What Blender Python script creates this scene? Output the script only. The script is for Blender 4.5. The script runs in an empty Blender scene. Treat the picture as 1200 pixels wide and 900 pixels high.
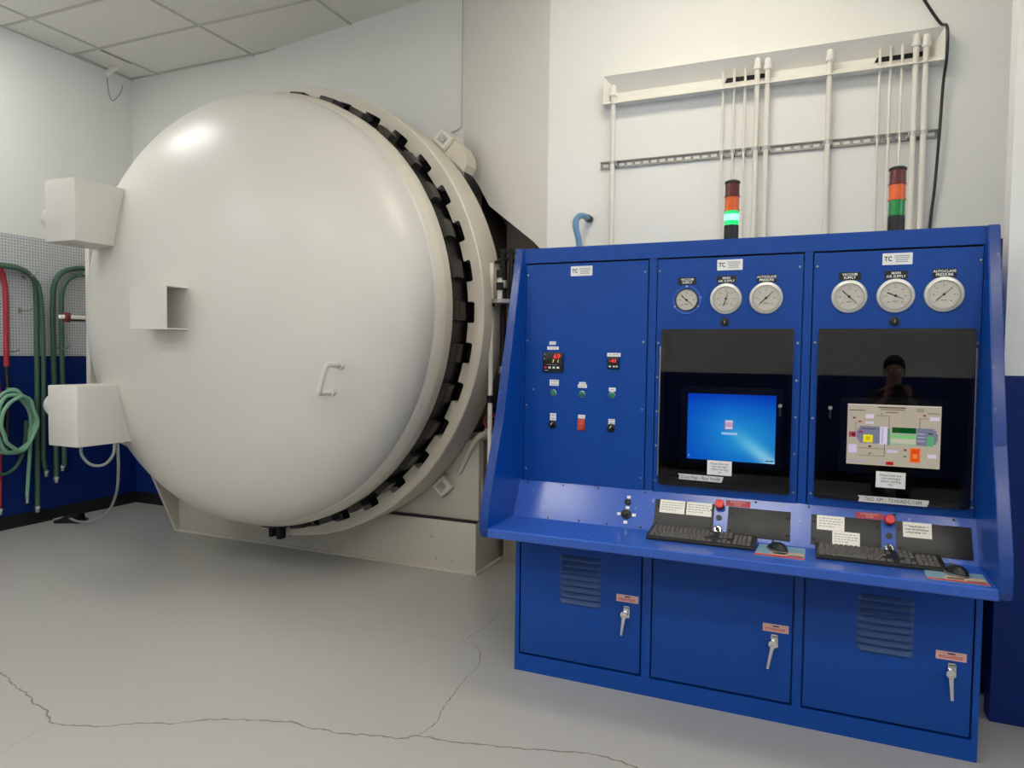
import bpy, bmesh, math, random
from mathutils import Vector, Matrix
random.seed(7)
R = math.radians
scene = bpy.context.scene
COL = scene.collection

# ------------------------------------------------------------------ camera
cam_d = bpy.data.cameras.new('camera')
cam = bpy.data.objects.new('camera', cam_d); COL.objects.link(cam)
scene.camera = cam
cam_d.sensor_fit = 'HORIZONTAL'; cam_d.sensor_width = 36.0
cam_d.lens = 36.0 * 817.32 / 1200.0
cam_d.clip_start = 0.01; cam_d.clip_end = 100
_pitch, _roll, _yaw = 0.0416094, 0.0125789, 0.4014
_fw = Vector((-math.sin(_yaw)*math.cos(_pitch), math.cos(_yaw)*math.cos(_pitch), -math.sin(_pitch)))
_r = Vector((math.cos(_yaw), math.sin(_yaw), 0)); _u = _r.cross(_fw)
_r2 = _r*math.cos(_roll) + _u*math.sin(_roll); _u2 = -_r*math.sin(_roll) + _u*math.cos(_roll)
cam.matrix_world = Matrix(((_r2.x, _u2.x, -_fw.x, 0), (_r2.y, _u2.y, -_fw.y, 0), (_r2.z, _u2.z, -_fw.z, 1.584), (0, 0, 0, 1)))

# ------------------------------------------------------------------ world, exposure
w = bpy.data.worlds.new('world'); scene.world = w; w.use_nodes = True
w.node_tree.nodes['Background'].inputs[0].default_value = (0.72, 0.86, 1.0, 1)
w.node_tree.nodes['Background'].inputs[1].default_value = 5.0
vs = scene.view_settings
vs.view_transform = 'Standard'; vs.look = 'None'; vs.gamma = 1.0; vs.use_curve_mapping = False
vs.exposure = -0.5
LAMP_COOL = (0.98, 0.98, 0.96); LAMP_WARM = (1.0, 0.95, 0.86)
# troffers: centre x, centre y, colour, strength
TROFFERS = [(-5.44, 2.97, LAMP_COOL, 20.0), (-0.56, 2.97, (1.0, 0.90, 0.74), 25.0),
            (-5.44, -0.085, LAMP_COOL, 24.0), (-3.00, -0.085, LAMP_COOL, 24.0), (-0.56, -0.085, LAMP_WARM, 24.0), (1.88, -0.085, LAMP_WARM, 24.0),
            (-5.44, -1.91, LAMP_COOL, 26.0), (-3.00, -1.91, LAMP_COOL, 26.0), (-0.56, -1.91, LAMP_WARM, 26.0), (1.88, -1.91, LAMP_WARM, 26.0)]  # rear row: unseen troffers added behind the camera for more frontal light

# ------------------------------------------------------------------ colours and materials
def lin(c):
    return tuple(((v/255.0)/12.92 if v/255.0 <= 0.04045 else ((v/255.0+0.055)/1.055)**2.4) for v in c)

def mat(name, rgb, rough=0.5, metal=0.0, var=0.06, vscale=6.0, bump=0.0, bscale=60.0, coat=0.0, emit=None, estr=0.0, rvar=0.0, spec=0.5):
    m = bpy.data.materials.new(name); m.use_nodes = True
    nt = m.node_tree; p = nt.nodes['Principled BSDF']
    tc = nt.nodes.new('ShaderNodeTexCoord')
    n = nt.nodes.new('ShaderNodeTexNoise'); n.inputs['Scale'].default_value = vscale; n.inputs['Detail'].default_value = 5
    nt.links.new(tc.outputs['Object'], n.inputs['Vector'])
    ramp = nt.nodes.new('ShaderNodeMix'); ramp.data_type = 'RGBA'
    c = lin(rgb)
    ramp.inputs[6].default_value = tuple(v*(1-var) for v in c)+(1,)
    ramp.inputs[7].default_value = tuple(min(1, v*(1+var)) for v in c)+(1,)
    nt.links.new(n.outputs['Fac'], ramp.inputs[0])
    nt.links.new(ramp.outputs[2], p.inputs['Base Color'])
    p.inputs['Roughness'].default_value = rough; p.inputs['Metallic'].default_value = metal
    p.inputs['Specular IOR Level'].default_value = spec
    if coat: p.inputs['Coat Weight'].default_value = coat; p.inputs['Coat Roughness'].default_value = 0.12
    if rvar:
        mr = nt.nodes.new('ShaderNodeMapRange'); mr.inputs[3].default_value = rough-rvar; mr.inputs[4].default_value = rough+rvar
        nt.links.new(n.outputs['Fac'], mr.inputs[0]); nt.links.new(mr.outputs[0], p.inputs['Roughness'])
    if bump:
        n2 = nt.nodes.new('ShaderNodeTexNoise'); n2.inputs['Scale'].default_value = bscale; n2.inputs['Detail'].default_value = 3
        nt.links.new(tc.outputs['Object'], n2.inputs['Vector'])
        b = nt.nodes.new('ShaderNodeBump'); b.inputs['Strength'].default_value = bump; b.inputs['Distance'].default_value = 0.02
        nt.links.new(n2.outputs['Fac'], b.inputs['Height']); nt.links.new(b.outputs[0], p.inputs['Normal'])
    if emit:
        p.inputs['Emission Color'].default_value = lin(emit)+(1,); p.inputs['Emission Strength'].default_value = estr
    return m

def speckle(m, rgb, thr=0.68, scale=45.0, amount=1.0):
    """adds small chips and grime spots of another colour to a paint"""
    nt = m.node_tree; p = nt.nodes['Principled BSDF']
    src = p.inputs['Base Color'].links[0].from_socket
    tc = nt.nodes.new('ShaderNodeTexCoord')
    n = nt.nodes.new('ShaderNodeTexNoise'); n.inputs['Scale'].default_value = scale; n.inputs['Detail'].default_value = 2
    nt.links.new(tc.outputs['Object'], n.inputs['Vector'])
    mr = nt.nodes.new('ShaderNodeMapRange'); mr.inputs[1].default_value = thr; mr.inputs[2].default_value = thr+0.05
    mr.inputs[4].default_value = amount
    nt.links.new(n.outputs['Fac'], mr.inputs[0])
    mx = nt.nodes.new('ShaderNodeMix'); mx.data_type = 'RGBA'; mx.inputs[7].default_value = lin(rgb)+(1,)
    nt.links.new(mr.outputs[0], mx.inputs[0]); nt.links.new(src, mx.inputs[6]); nt.links.new(mx.outputs[2], p.inputs['Base Color'])
    return m

def wall_mat(name, white, blue, height=1.522):
    m = mat(name, white, rough=0.5, var=0.03, vscale=1.3, bump=0.06, bscale=35, spec=0.25)
    nt = m.node_tree; p = nt.nodes['Principled BSDF']
    src = p.inputs['Base Color'].links[0].from_socket
    g = nt.nodes.new('ShaderNodeNewGeometry'); s = nt.nodes.new('ShaderNodeSeparateXYZ')
    nt.links.new(g.outputs['Position'], s.inputs[0])
    lt = nt.nodes.new('ShaderNodeMath'); lt.operation = 'LESS_THAN'; lt.inputs[1].default_value = height
    nt.links.new(s.outputs['Z'], lt.inputs[0])
    mx = nt.nodes.new('ShaderNodeMix'); mx.data_type = 'RGBA'; mx.inputs[7].default_value = lin(blue)+(1,)
    nt.links.new(lt.outputs[0], mx.inputs[0]); nt.links.new(src, mx.inputs[6]); nt.links.new(mx.outputs[2], p.inputs['Base Color'])
    return m

M = {}
M['wall'] = wall_mat('wall_paint', (238, 238, 233), (8, 40, 108))
M['wall_plain'] = mat('white_wall_paint', (236, 234, 226), 0.5, var=0.03, vscale=1.5, bump=0.05, bscale=35)
M['tile'] = mat('ceiling_tile_mineral', (236, 234, 228), 0.9, var=0.16, vscale=55, bump=0.35, bscale=160)
M['tbar'] = mat('ceiling_grid_metal', (196, 194, 188), 0.5)
M['plenum'] = mat('plenum_dark', (40, 38, 36), 0.9)
M['rubber'] = mat('black_rubber_base', (20, 20, 22), 0.45)
M['autoclave'] = mat('cream_gloss_paint', (214, 210, 201), 0.34, var=0.025, vscale=1.4, bump=0.03, bscale=3.0)
M['ringpaint'] = speckle(mat('chipped_cream_paint', (214, 206, 190), 0.45, var=0.06, vscale=3, bump=0.05), (70, 60, 50), 0.74, 40)
M['basepaint'] = speckle(mat('worn_cream_paint', (208, 203, 188), 0.45, var=0.07, vscale=2.5, bump=0.06), (96, 84, 66), 0.73, 16, 0.7)
M['black_steel'] = mat('greased_black_steel', (26, 25, 25), 0.38, 0.4, var=0.3, vscale=12, bump=0.1)
M['lug'] = mat('worn_lug_steel', (66, 62, 57), 0.42, 0.5, var=0.45, vscale=9, bump=0.12)
M['shell'] = mat('insulated_shell', (150, 138, 126), 0.7, var=0.1)
M['blue'] = mat('blue_enamel', (3, 68, 154), 0.36, var=0.05, vscale=3.0, bump=0.02, bscale=90, spec=0.35)
M['blue_lit_worn'] = speckle(mat('blue_enamel_lit_worn', (44, 90, 184), 0.22, var=0.10, vscale=7, bump=0.03, bscale=60, coat=0.2), (150, 160, 200), 0.70, 25, 0.5)  # brighter copy of the blue: highlight painted on desk and edges, plus scuffs
M['blue_dusty'] = mat('dusty_blue_enamel', (52, 78, 126), 0.6, var=0.12, vscale=20)
M['chrome'] = mat('chrome', (225, 225, 225), 0.18, 1.0)
M['steel'] = mat('zinc_steel', (185, 185, 180), 0.35, 0.9, var=0.1)
M['strut'] = mat('galvanised_strut', (150, 148, 142), 0.45, 0.7, var=0.15, vscale=20)
M['black'] = mat('black_plastic', (18, 18, 19), 0.4)
M['blackmatte'] = mat('black_cavity', (6, 6, 8), 0.8)
M['plate'] = mat('black_anodised_plate', (46, 45, 44), 0.42, 0.2, var=0.2, vscale=15)
M['key'] = mat('keyboard_key', (98, 96, 90), 0.45, var=0.1)
M['kb'] = mat('keyboard_body', (26, 26, 26), 0.4)
M['white'] = mat('white_label', (238, 238, 236), 0.5, var=0.01)
M['paper'] = mat('paper', (240, 236, 224), 0.7, var=0.02)
M['ink'] = mat('ink', (30, 30, 32), 0.7)
M['grey_ink'] = mat('grey_ink', (150, 150, 155), 0.7)
M['red_ink'] = mat('red_ink', (196, 70, 62), 0.6)
M['pink'] = mat('faded_red_label', (226, 178, 168), 0.5)
M['red'] = mat('red_plastic', (214, 48, 48), 0.35)
M['redlab'] = mat('red_label', (176, 52, 62), 0.5)
M['green_btn'] = mat('green_lens', (24, 118, 92), 0.2, emit=(20, 130, 90), estr=0.15)
M['orange_btn'] = mat('orange_red_lens', (196, 70, 46), 0.3)
M['bezel'] = mat('gauge_bezel', (206, 206, 200), 0.3, 0.6)
M['dial'] = mat('gauge_dial', (236, 232, 222), 0.45, var=0.02)
M['lens_red'] = mat('red_lens', (96, 22, 24), 0.18, coat=0.4)
M['lens_orange'] = mat('orange_lens', (222, 96, 34), 0.2, coat=0.4, emit=(222, 90, 20), estr=0.12)
M['lens_green'] = mat('green_lens_off', (22, 140, 66), 0.2, coat=0.4)
M['lens_green_on'] = mat('green_lens_lit', (20, 200, 110), 0.2, emit=(10, 220, 110), estr=1.0)
M['lamp_core'] = mat('lit_lamp_core', (190, 255, 225), 0.3, emit=(120, 255, 190), estr=1.6)
M['led_red'] = mat('red_led', (255, 40, 40), 0.4, emit=(255, 30, 30), estr=2.0)
M['led_yellow'] = mat('yellow_led', (220, 220, 120), 0.4, emit=(220, 210, 110), estr=1.2)
M['conduit'] = mat('white_painted_conduit', (232, 228, 216), 0.4, var=0.03)
M['trim'] = mat('white_trim', (232, 230, 222), 0.45, var=0.03)
M['green_hose'] = mat('green_hose', (64, 96, 76), 0.5, var=0.08)
M['mint_hose'] = mat('pale_green_hose', (128, 176, 146), 0.45, var=0.08)
M['red_hose'] = mat('red_hose', (168, 44, 54), 0.5, var=0.1)
M['blue_hose'] = mat('blue_hose', (96, 140, 176), 0.35)
M['grey_cord'] = mat('grey_cord', (150, 156, 150), 0.5)
M['valve_red'] = mat('red_valve', (110, 26, 34), 0.5)
M['dark_grey'] = mat('dark_grey_cabinet', (36, 36, 38), 0.5)
M['mousepad_sky'] = mat('mousepad_sky', (120, 158, 176), 0.6)
M['mousepad_sand'] = mat('mousepad_sand', (190, 170, 140), 0.6)
M['tape'] = mat('masking_tape', (214, 214, 210), 0.6)

def floor_mat():
    m = mat('grey_epoxy_floor', (174, 172, 167), 0.22, var=0.07, vscale=0.8, bump=0.05, bscale=25, spec=0.45)
    return m
M['floor'] = floor_mat()
M['crack'] = mat('floor_crack', (122, 112, 98), 0.9, var=0.3, vscale=30)
M['seam'] = mat('floor_seam', (140, 138, 132), 0.7)

def pegboard_mat():
    m = mat('pegboard', (204, 207, 208), 0.5, var=0.02)
    nt = m.node_tree; p = nt.nodes['Principled BSDF']; src = p.inputs['Base Color'].links[0].from_socket
    g = nt.nodes.new('ShaderNodeNewGeometry')
    vm = nt.nodes.new('ShaderNodeVectorMath'); vm.operation = 'SCALE'; vm.inputs[3].default_value = 1/0.0254
    fr = nt.nodes.new('ShaderNodeVectorMath'); fr.operation = 'FRACTION'
    sb = nt.nodes.new('ShaderNodeVectorMath'); sb.operation = 'SUBTRACT'; sb.inputs[1].default_value = (0.5, 0.5, 0.5)
    ml = nt.nodes.new('ShaderNodeVectorMath'); ml.operation = 'MULTIPLY'; ml.inputs[1].default_value = (0, 1, 1)
    ln = nt.nodes.new('ShaderNodeVectorMath'); ln.operation = 'LENGTH'
    lt = nt.nodes.new('ShaderNodeMath'); lt.operation = 'LESS_THAN'; lt.inputs[1].default_value = 0.2
    nt.links.new(g.outputs['Position'], vm.inputs[0]); nt.links.new(vm.outputs[0], fr.inputs[0]); nt.links.new(fr.outputs[0], sb.inputs[0])
    nt.links.new(sb.outputs[0], ml.inputs[0]); nt.links.new(ml.outputs[0], ln.inputs[0]); nt.links.new(ln.outputs['Value'], lt.inputs[0])
    mx = nt.nodes.new('ShaderNodeMix'); mx.data_type = 'RGBA'; mx.inputs[7].default_value = lin((92, 98, 104))+(1,)
    nt.links.new(lt.outputs[0], mx.inputs[0]); nt.links.new(src, mx.inputs[6]); nt.links.new(mx.outputs[2], p.inputs['Base Color'])
    return m
M['pegboard'] = pegboard_mat()

def glass_mat():
    m = bpy.data.materials.new('smoked_acrylic'); m.use_nodes = True; nt = m.node_tree
    nt.nodes.remove(nt.nodes['Principled BSDF'])
    out = [n for n in nt.nodes if n.type == 'OUTPUT_MATERIAL'][0]
    t = nt.nodes.new('ShaderNodeBsdfTransparent'); t.inputs[0].default_value = (0.62, 0.62, 0.64, 1)
    g = nt.nodes.new('ShaderNodeBsdfGlossy'); g.inputs['Roughness'].default_value = 0.015
    f = nt.nodes.new('ShaderNodeFresnel'); f.inputs[0].default_value = 1.5
    mx = nt.nodes.new('ShaderNodeMixShader')
    nt.links.new(f.outputs[0], mx.inputs[0]); nt.links.new(t.outputs[0], mx.inputs[1]); nt.links.new(g.outputs[0], mx.inputs[2])
    nt.links.new(mx.outputs[0], out.inputs[0])
    return m
M['glass'] = glass_mat()

def clear_mat():
    m = bpy.data.materials.new('gauge_glass'); m.use_nodes = True; nt = m.node_tree
    nt.nodes.remove(nt.nodes['Principled BSDF'])
    out = [n for n in nt.nodes if n.type == 'OUTPUT_MATERIAL'][0]
    t = nt.nodes.new('ShaderNodeBsdfTransparent'); g = nt.nodes.new('ShaderNodeBsdfGlossy'); g.inputs['Roughness'].default_value = 0.05
    f = nt.nodes.new('ShaderNodeFresnel'); f.inputs[0].default_value = 1.4; mx = nt.nodes.new('ShaderNodeMixShader')
    nt.links.new(f.outputs[0], mx.inputs[0]); nt.links.new(t.outputs[0], mx.inputs[1]); nt.links.new(g.outputs[0], mx.inputs[2]); nt.links.new(mx.outputs[0], out.inputs[0])
    return m
M['clear'] = clear_mat()

def screen_mat():
    m = bpy.data.materials.new('screen_picture'); m.use_nodes = True; nt = m.node_tree
    nt.nodes.remove(nt.nodes['Principled BSDF'])
    out = [n for n in nt.nodes if n.type == 'OUTPUT_MATERIAL'][0]
    a = nt.nodes.new('ShaderNodeAttribute'); a.attribute_name = 'Col'
    e = nt.nodes.new('ShaderNodeEmission'); e.inputs[1].default_value = 3.5
    nt.links.new(a.outputs['Color'], e.inputs[0]); nt.links.new(e.outputs[0], out.inputs[0])
    return m
M['screen'] = screen_mat()

def lamp_mat(name, rgb, s):
    m = bpy.data.materials.new(name); m.use_nodes = True; nt = m.node_tree
    p = nt.nodes['Principled BSDF']; p.inputs['Base Color'].default_value = (0.9, 0.9, 0.9, 1)
    p.inputs['Emission Color'].default_value = rgb+(1,); p.inputs['Emission Strength'].default_value = s
    return m

# ------------------------------------------------------------------ object helpers
WLOC = {}
def wl(o): return WLOC.get(o.name, Vector((0, 0, 0)))
def empty(name, loc, label, cat, group=None):
    o = bpy.data.objects.new(name, None); COL.objects.link(o); o.location = loc; o.empty_display_size = 0.1
    WLOC[o.name] = Vector(loc)
    tag(o, label, cat, group); return o
def tag(o, label=None, cat=None, group=None, kind=None):
    if label: o['label'] = label
    if cat: o['category'] = cat
    if group: o['group'] = group
    if kind: o['kind'] = kind
    return o
def link(name, me, parent=None, loc=(0, 0, 0), rot=None, label=None):
    o = bpy.data.objects.new(name, me); COL.objects.link(o)
    if parent is not None: o.parent = parent
    o.location = Vector(loc) - (wl(parent) if parent is not None else Vector((0, 0, 0)))
    if rot is not None: o.rotation_euler = rot
    WLOC[o.name] = Vector(loc)
    if label: o['label'] = label
    return o
def to_mesh(name, bm, m, smooth=False):
    bmesh.ops.recalc_face_normals(bm, faces=bm.faces)
    me = bpy.data.meshes.new(name); bm.to_mesh(me); bm.free()
    if m is not None: me.materials.append(m)
    if smooth:
        me.polygons.foreach_set('use_smooth', [True]*len(me.polygons))
        try: me.set_sharp_from_angle(angle=R(40))
        except Exception: pass
    return me
def obj(name, bm, m, parent=None, smooth=False, label=None):
    """world-space bmesh -> one object whose origin is the middle of its box"""
    vs_ = [v.co for v in bm.verts]
    lo = Vector((min(v.x for v in vs_), min(v.y for v in vs_), min(v.z for v in vs_)))
    hi = Vector((max(v.x for v in vs_), max(v.y for v in vs_), max(v.z for v in vs_)))
    c = (lo+hi)/2
    bmesh.ops.translate(bm, verts=bm.verts, vec=-c)
    return link(name, to_mesh(name, bm, m, smooth), parent, c, label=label)
def struct(name, bm, m, parent=None, smooth=False):
    o = obj(name, bm, m, parent, smooth)
    o['kind'] = 'structure'
    return o
I4 = Matrix.Identity(4)
def box(bm, x0, x1, y0, y1, z0, z1, mx=None, bev=0.0, seg=2):
    r = bmesh.ops.create_cube(bm, size=1.0)
    T = Matrix.Translation(((x0+x1)/2, (y0+y1)/2, (z0+z1)/2)) @ Matrix.Diagonal((x1-x0, y1-y0, z1-z0, 1))
    bmesh.ops.transform(bm, matrix=T, verts=r['verts'])
    vv = r['verts']
    if bev > 0:
        es = list({e for v in vv for e in v.link_edges})
        rb = bmesh.ops.bevel(bm, geom=es, offset=bev, segments=seg, affect='EDGES', profile=0.5)
        vv = list({v for f in rb['faces'] for v in f.verts} | {v for v in vv if v.is_valid})
    if mx is not None: bmesh.ops.transform(bm, matrix=mx, verts=vv)
    return bm
def B(name, d, m, parent=None, mx=None, bev=0.0, smooth=False, label=None):
    return obj(name, box(bmesh.new(), *d, mx=mx, bev=bev), m, parent, smooth or bev > 0, label)
def cyl(bm, c, axis, r, h, seg=24, r2=None, mx=None):
    """cylinder from point c along axis for length h"""
    ax = Vector(axis).normalized()
    rr = bmesh.ops.create_cone(bm, cap_ends=True, segments=seg, radius1=r, radius2=r if r2 is None else r2, depth=h)
    q = Vector((0, 0, 1)).rotation_difference(ax).to_matrix().to_4x4()
    T = Matrix.Translation(Vector(c)+ax*h/2) @ q
    if mx is not None: T = mx @ T
    bmesh.ops.transform(bm, matrix=T, verts=rr['verts'])
    return bm
def prism(bm, pts, axis, a0, a1, mx=None):
    """polygon pts in the two other axes, extruded along axis between a0 and a1"""
    def P(p, a):
        if axis == 'x': return Vector((a, p[0], p[1]))
        if axis == 'y': return Vector((p[0], a, p[1]))
        return Vector((p[0], p[1], a))
    A = [bm.verts.new(P(p, a0)) for p in pts]; Bv = [bm.verts.new(P(p, a1)) for p in pts]
    n = len(pts)
    bm.faces.new(A); bm.faces.new(Bv[::-1])
    for i in range(n): bm.faces.new((A[i], A[(i+1) % n], Bv[(i+1) % n], Bv[i]))
    if mx is not None: bmesh.ops.transform(bm, matrix=mx, verts=A+Bv)
    return bm
def lathe(bm, prof, c, seg=64, axis='y', mx=None):
    """profile [(radius, along)] turned about axis through c"""
    rings = []
    vs_ = []
    for r, a in prof:
        ring = []
        if r < 1e-6:
            ring = [bm.verts.new((0, a, 0))]*seg; vs_.append(ring[0])
        else:
            for k in range(seg):
                t = 2*math.pi*k/seg
                v = bm.verts.new((r*math.cos(t), a, r*math.sin(t))); ring.append(v); vs_.append(v)
        rings.append(ring)
    for i in range(len(rings)-1):
        A, Bv = rings[i], rings[i+1]
        for k in range(seg):
            j = (k+1) % seg
            q = []
            for v in (A[k], A[j], Bv[j], Bv[k]):
                if v not in q: q.append(v)
            if len(q) >= 3: bm.faces.new(q)
    T = I4
    if axis == 'z': T = Matrix.Rotation(R(90), 4, 'X')
    if axis == 'x': T = Matrix.Rotation(R(-90), 4, 'Z')
    T = Matrix.Translation(c) @ T
    if mx is not None: T = mx @ T
    bmesh.ops.transform(bm, matrix=T, verts=vs_)
    return bm
def smooth_path(pts, n=6):
    P = [Vector(p) for p in pts]
    if len(P) < 3: return P
    out = []
    for i in range(len(P)-1):
        p0 = P[i-1] if i else P[0]*2-P[1]; p1 = P[i]; p2 = P[i+1]; p3 = P[i+2] if i+2 < len(P) else P[-1]*2-P[-2]
        for k in range(n):
            t = k/n
            out.append(0.5*((2*p1)+(p2-p0)*t+(2*p0-5*p1+4*p2-p3)*t*t+(3*p1-p0-3*p2+p3)*t**3))
    out.append(P[-1]); return out
def tube(bm, pts, r, seg=10, smooth=True, n=6):
    P = smooth_path(pts, n) if smooth else [Vector(p) for p in pts]
    up = Vector((0.13, 0.2, 1)).normalized(); rings = []
    prev = None
    for i, p in enumerate(P):
        d = (P[min(i+1, len(P)-1)]-P[max(i-1, 0)]).normalized()
        if prev is None:
            a = d.cross(up)
            if a.length < 1e-3: a = d.cross(Vector((1, 0, 0)))
            a.normalize()
        else:
            a = (prev - d*prev.dot(d)).normalized()
        prev = a; b = d.cross(a)
        rings.append([bm.verts.new(p+a*(r*math.cos(2*math.pi*k/seg))+b*(r*math.sin(2*math.pi*k/seg))) for k in range(seg)])
    for i in range(len(rings)-1):
        for k in range(seg):
            bm.faces.new((rings[i][k], rings[i][(k+1) % seg], rings[i+1][(k+1) % seg], rings[i+1][k]))
    bm.faces.new(rings[0][::-1]); bm.faces.new(rings[-1])
    return bm
def text(name, body, size, m, mx, parent, ax='CENTER', ay='CENTER', ext=0.0003, sx=1.0, bold=0.0, space=1.0):
    """lettering as a flat mesh; mx maps x right, y up, z outward"""
    cu = bpy.data.curves.new('lettering_curve', 'FONT'); cu.body = body; cu.size = size
    cu.align_x = ax; cu.align_y = ay; cu.extrude = ext; cu.resolution_u = 2; cu.offset = bold; cu.space_line = space; cu.space_character = 1.06
    o = bpy.data.objects.new('lettering_tmp', cu); COL.objects.link(o)
    dg = bpy.context.evaluated_depsgraph_get()
    me = bpy.data.meshes.new_from_object(o.evaluated_get(dg))
    bpy.data.objects.remove(o); bpy.data.curves.remove(cu)
    bm = bmesh.new(); bm.from_mesh(me); bpy.data.meshes.remove(me)
    bmesh.ops.transform(bm, matrix=mx @ Matrix.Diagonal((sx, 1, 1, 1)), verts=bm.verts)
    if not bm.verts: bm.free(); return None
    return obj(name, bm, m, parent)

# ================================================================== ROOM
XL, YB, YP, ZC = -6.43, 5.13, 4.33, 4.335
XR, YF = 4.0, -4.5
struct('floor', box(bmesh.new(), XL-0.2, XR+0.2, YF-0.2, 5.6, -0.1, 0.0), M['floor'])
def strip(pts, wd, jag=0.0):
    bm = bmesh.new(); L = []
    P = [Vector((x, y, 0)) for x, y in pts]; Q = []
    for i in range(len(P)-1):
        k = max(2, int((P[i+1]-P[i]).length/0.02))
        for j in range(k): Q.append(P[i].lerp(P[i+1], j/k))
    Q.append(P[-1])
    for i, p in enumerate(Q):
        d = (Q[min(i+1, len(Q)-1)]-Q[max(0, i-1)]); d.normalize(); nrm = Vector((-d.y, d.x, 0))
        off = nrm*random.uniform(-jag, jag); wv = wd*random.uniform(0.35, 1.0)
        L.append((bm.verts.new(p+off+nrm*wv/2+Vector((0, 0, 0.0006))), bm.verts.new(p+off-nrm*wv/2+Vector((0, 0, 0.0006)))))
    for a, b in zip(L, L[1:]): bm.faces.new((a[0], b[0], b[1], a[1]))
    return bm
FLOOR = bpy.data.objects['floor']
c1 = [(-3.716,2.142),(-3.609,2.118),(-3.363,2.047),(-3.278,2.032),(-3.125,1.98),(-3.029,1.966),(-2.928,1.911),(-2.853,1.922),(-2.688,1.975),(-2.616,2.037),(-2.453,2.111),(-2.349,2.196),(-2.216,2.256),(-2.003,2.33),(-1.909,2.327),(-1.746,2.343),(-1.61,2.39),(-1.499,2.411),(-1.449,2.463),(-1.334,2.472),(-1.195,2.507),(-0.991,2.559),(-0.73,2.637),(-0.588,2.619),(-0.512,2.575)]
c2 = [(-1.449,2.463),(-1.43,2.574),(-1.467,2.717),(-1.48,2.823),(-1.503,3.001),(-1.5,3.157),(-1.562,3.297),(-1.634,3.372)]
c3 = [(-1.714,3.385),(-1.708,3.478),(-1.693,3.593),(-1.694,3.81)]
c4 = [(-2.473,3.316),(-2.09,3.355),(-1.696,3.381),(-1.385,3.367)]
c5 = [(-2.87,1.648),(-2.911,1.889)]
for pts, wd, jg, mm in ((c1, 0.011, 0.006, 'crack'), (c2, 0.006, 0.005, 'crack'), (c3, 0.005, 0.003, 'crack'), (c4, 0.006, 0.001, 'seam'), (c5, 0.005, 0.001, 'seam')):
    obj('crack', strip(pts, wd, jg), M[mm], FLOOR)

# walls
def wall_seg(name, x0, y0, x1, y1, z0, z1, th, m):
    bm = bmesh.new(); d = Vector((x1-x0, y1-y0, 0)).normalized(); n = Vector((-d.y, d.x, 0))*th
    prism(bm, [(x0, y0), (x1, y1), (x1+n.x, y1+n.y), (x0+n.x, y0+n.y)], 'z', z0, z1)
    return struct(name, bm, m)
struct('wall_left', box(bmesh.new(), XL-0.15, XL, YF, 5.6, 0, ZC+0.3), M['wall'])
bm = bmesh.new()      # back wall with a slight bend behind the vessel
prism(bm, [(XL, YB), (-4.81, YB), (-2.45, 4.775), (-2.40, 5.0), (-4.78, 5.35), (XL, 5.35)], 'z', 0, ZC+0.3)
struct('wall_back', bm, M['wall'])
# oblique wall piece whose lower edge is cut along the vessel
a, b = Vector((-2.45, 4.775, 0)), Vector((-1.602, YP, 0)); dd = (b-a); ln = dd.length; dd.normalize(); nn = Vector((-dd.y, dd.x, 0))
bm = bmesh.new()
prof = [(-0.02, 3.05), (0.20, 2.83), (0.33, 2.66), (ln*0.86, 2.345), (ln, 2.24), (ln, ZC+0.3), (-0.02, ZC+0.3)]
A = [bm.verts.new(a+dd*s+Vector((0, 0, z))) for s, z in prof]; Bv = [bm.verts.new(a+dd*s+nn*0.12+Vector((0, 0, z))) for s, z in prof]
bm.faces.new(A); bm.faces.new(Bv[::-1])
for i in range(len(A)): bm.faces.new((A[i], A[(i+1) % len(A)], Bv[(i+1) % len(A)], Bv[i]))
struct('wall_corner', bm, M['wall_plain'])
struct('wall_pipes', box(bmesh.new(), -1.602, XR+0.1, YP, YP+0.15, 0, ZC+0.3), M['wall'])
struct('wall_recess', box(box(box(bmesh.new(), XL, -1.3, 5.45, 5.55, 0, ZC+0.3), -1.42, -1.3, YP+0.15, 5.45, 0, ZC+0.3), -2.12, -1.42, 4.86, 4.92, 0, ZC), M['shell'])
struct('wall_right', box(bmesh.new(), 0.775, XR+0.1, 3.595, 3.70, 0, ZC+0.3), M['wall'])
WY0, WY1, WZ0, WZ1 = -3.4, 2.2, 1.05, 3.35
bm = bmesh.new()
box(bm, XR, XR+0.15, YF, 3.595, 0, WZ0); box(bm, XR, XR+0.15, YF, 3.595, WZ1, ZC+0.3)
box(bm, XR, XR+0.15, YF, WY0, WZ0, WZ1); box(bm, XR, XR+0.15, WY1, 3.595, WZ0, WZ1)
struct('wall_side', bm, M['wall'])
win = bpy.data.objects.new('window_1', None); COL.objects.link(win); win.location = (XR, (WY0+WY1)/2, WZ0); WLOC['window_1'] = Vector(win.location)
tag(win, 'wide daylight window in the side wall right of the photographer', None, None, 'structure')
bm = bmesh.new()
for a_, b_, c_, d_ in ((WY0, WY1, WZ0, WZ0+0.06), (WY0, WY1, WZ1-0.06, WZ1), (WY0, WY0+0.06, WZ0+0.06, WZ1-0.06), (WY1-0.06, WY1, WZ0+0.06, WZ1-0.06)):
    box(bm, XR+0.02, XR+0.10, a_, b_, c_, d_)
for k in range(1, 4):
    yy = WY0+(WY1-WY0)*k/4; box(bm, XR+0.02, XR+0.10, yy-0.03, yy+0.03, WZ0+0.06, WZ1-0.06)
obj('window_frame', bm, M['trim'], win)
for k in range(4):
    y0_ = WY0+(WY1-WY0)*k/4+0.03; y1_ = WY0+(WY1-WY0)*(k+1)/4-0.03
    B('pane', (XR+0.055, XR+0.060, y0_, y1_, WZ0+0.06, WZ1-0.06), M['clear'], win)
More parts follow.
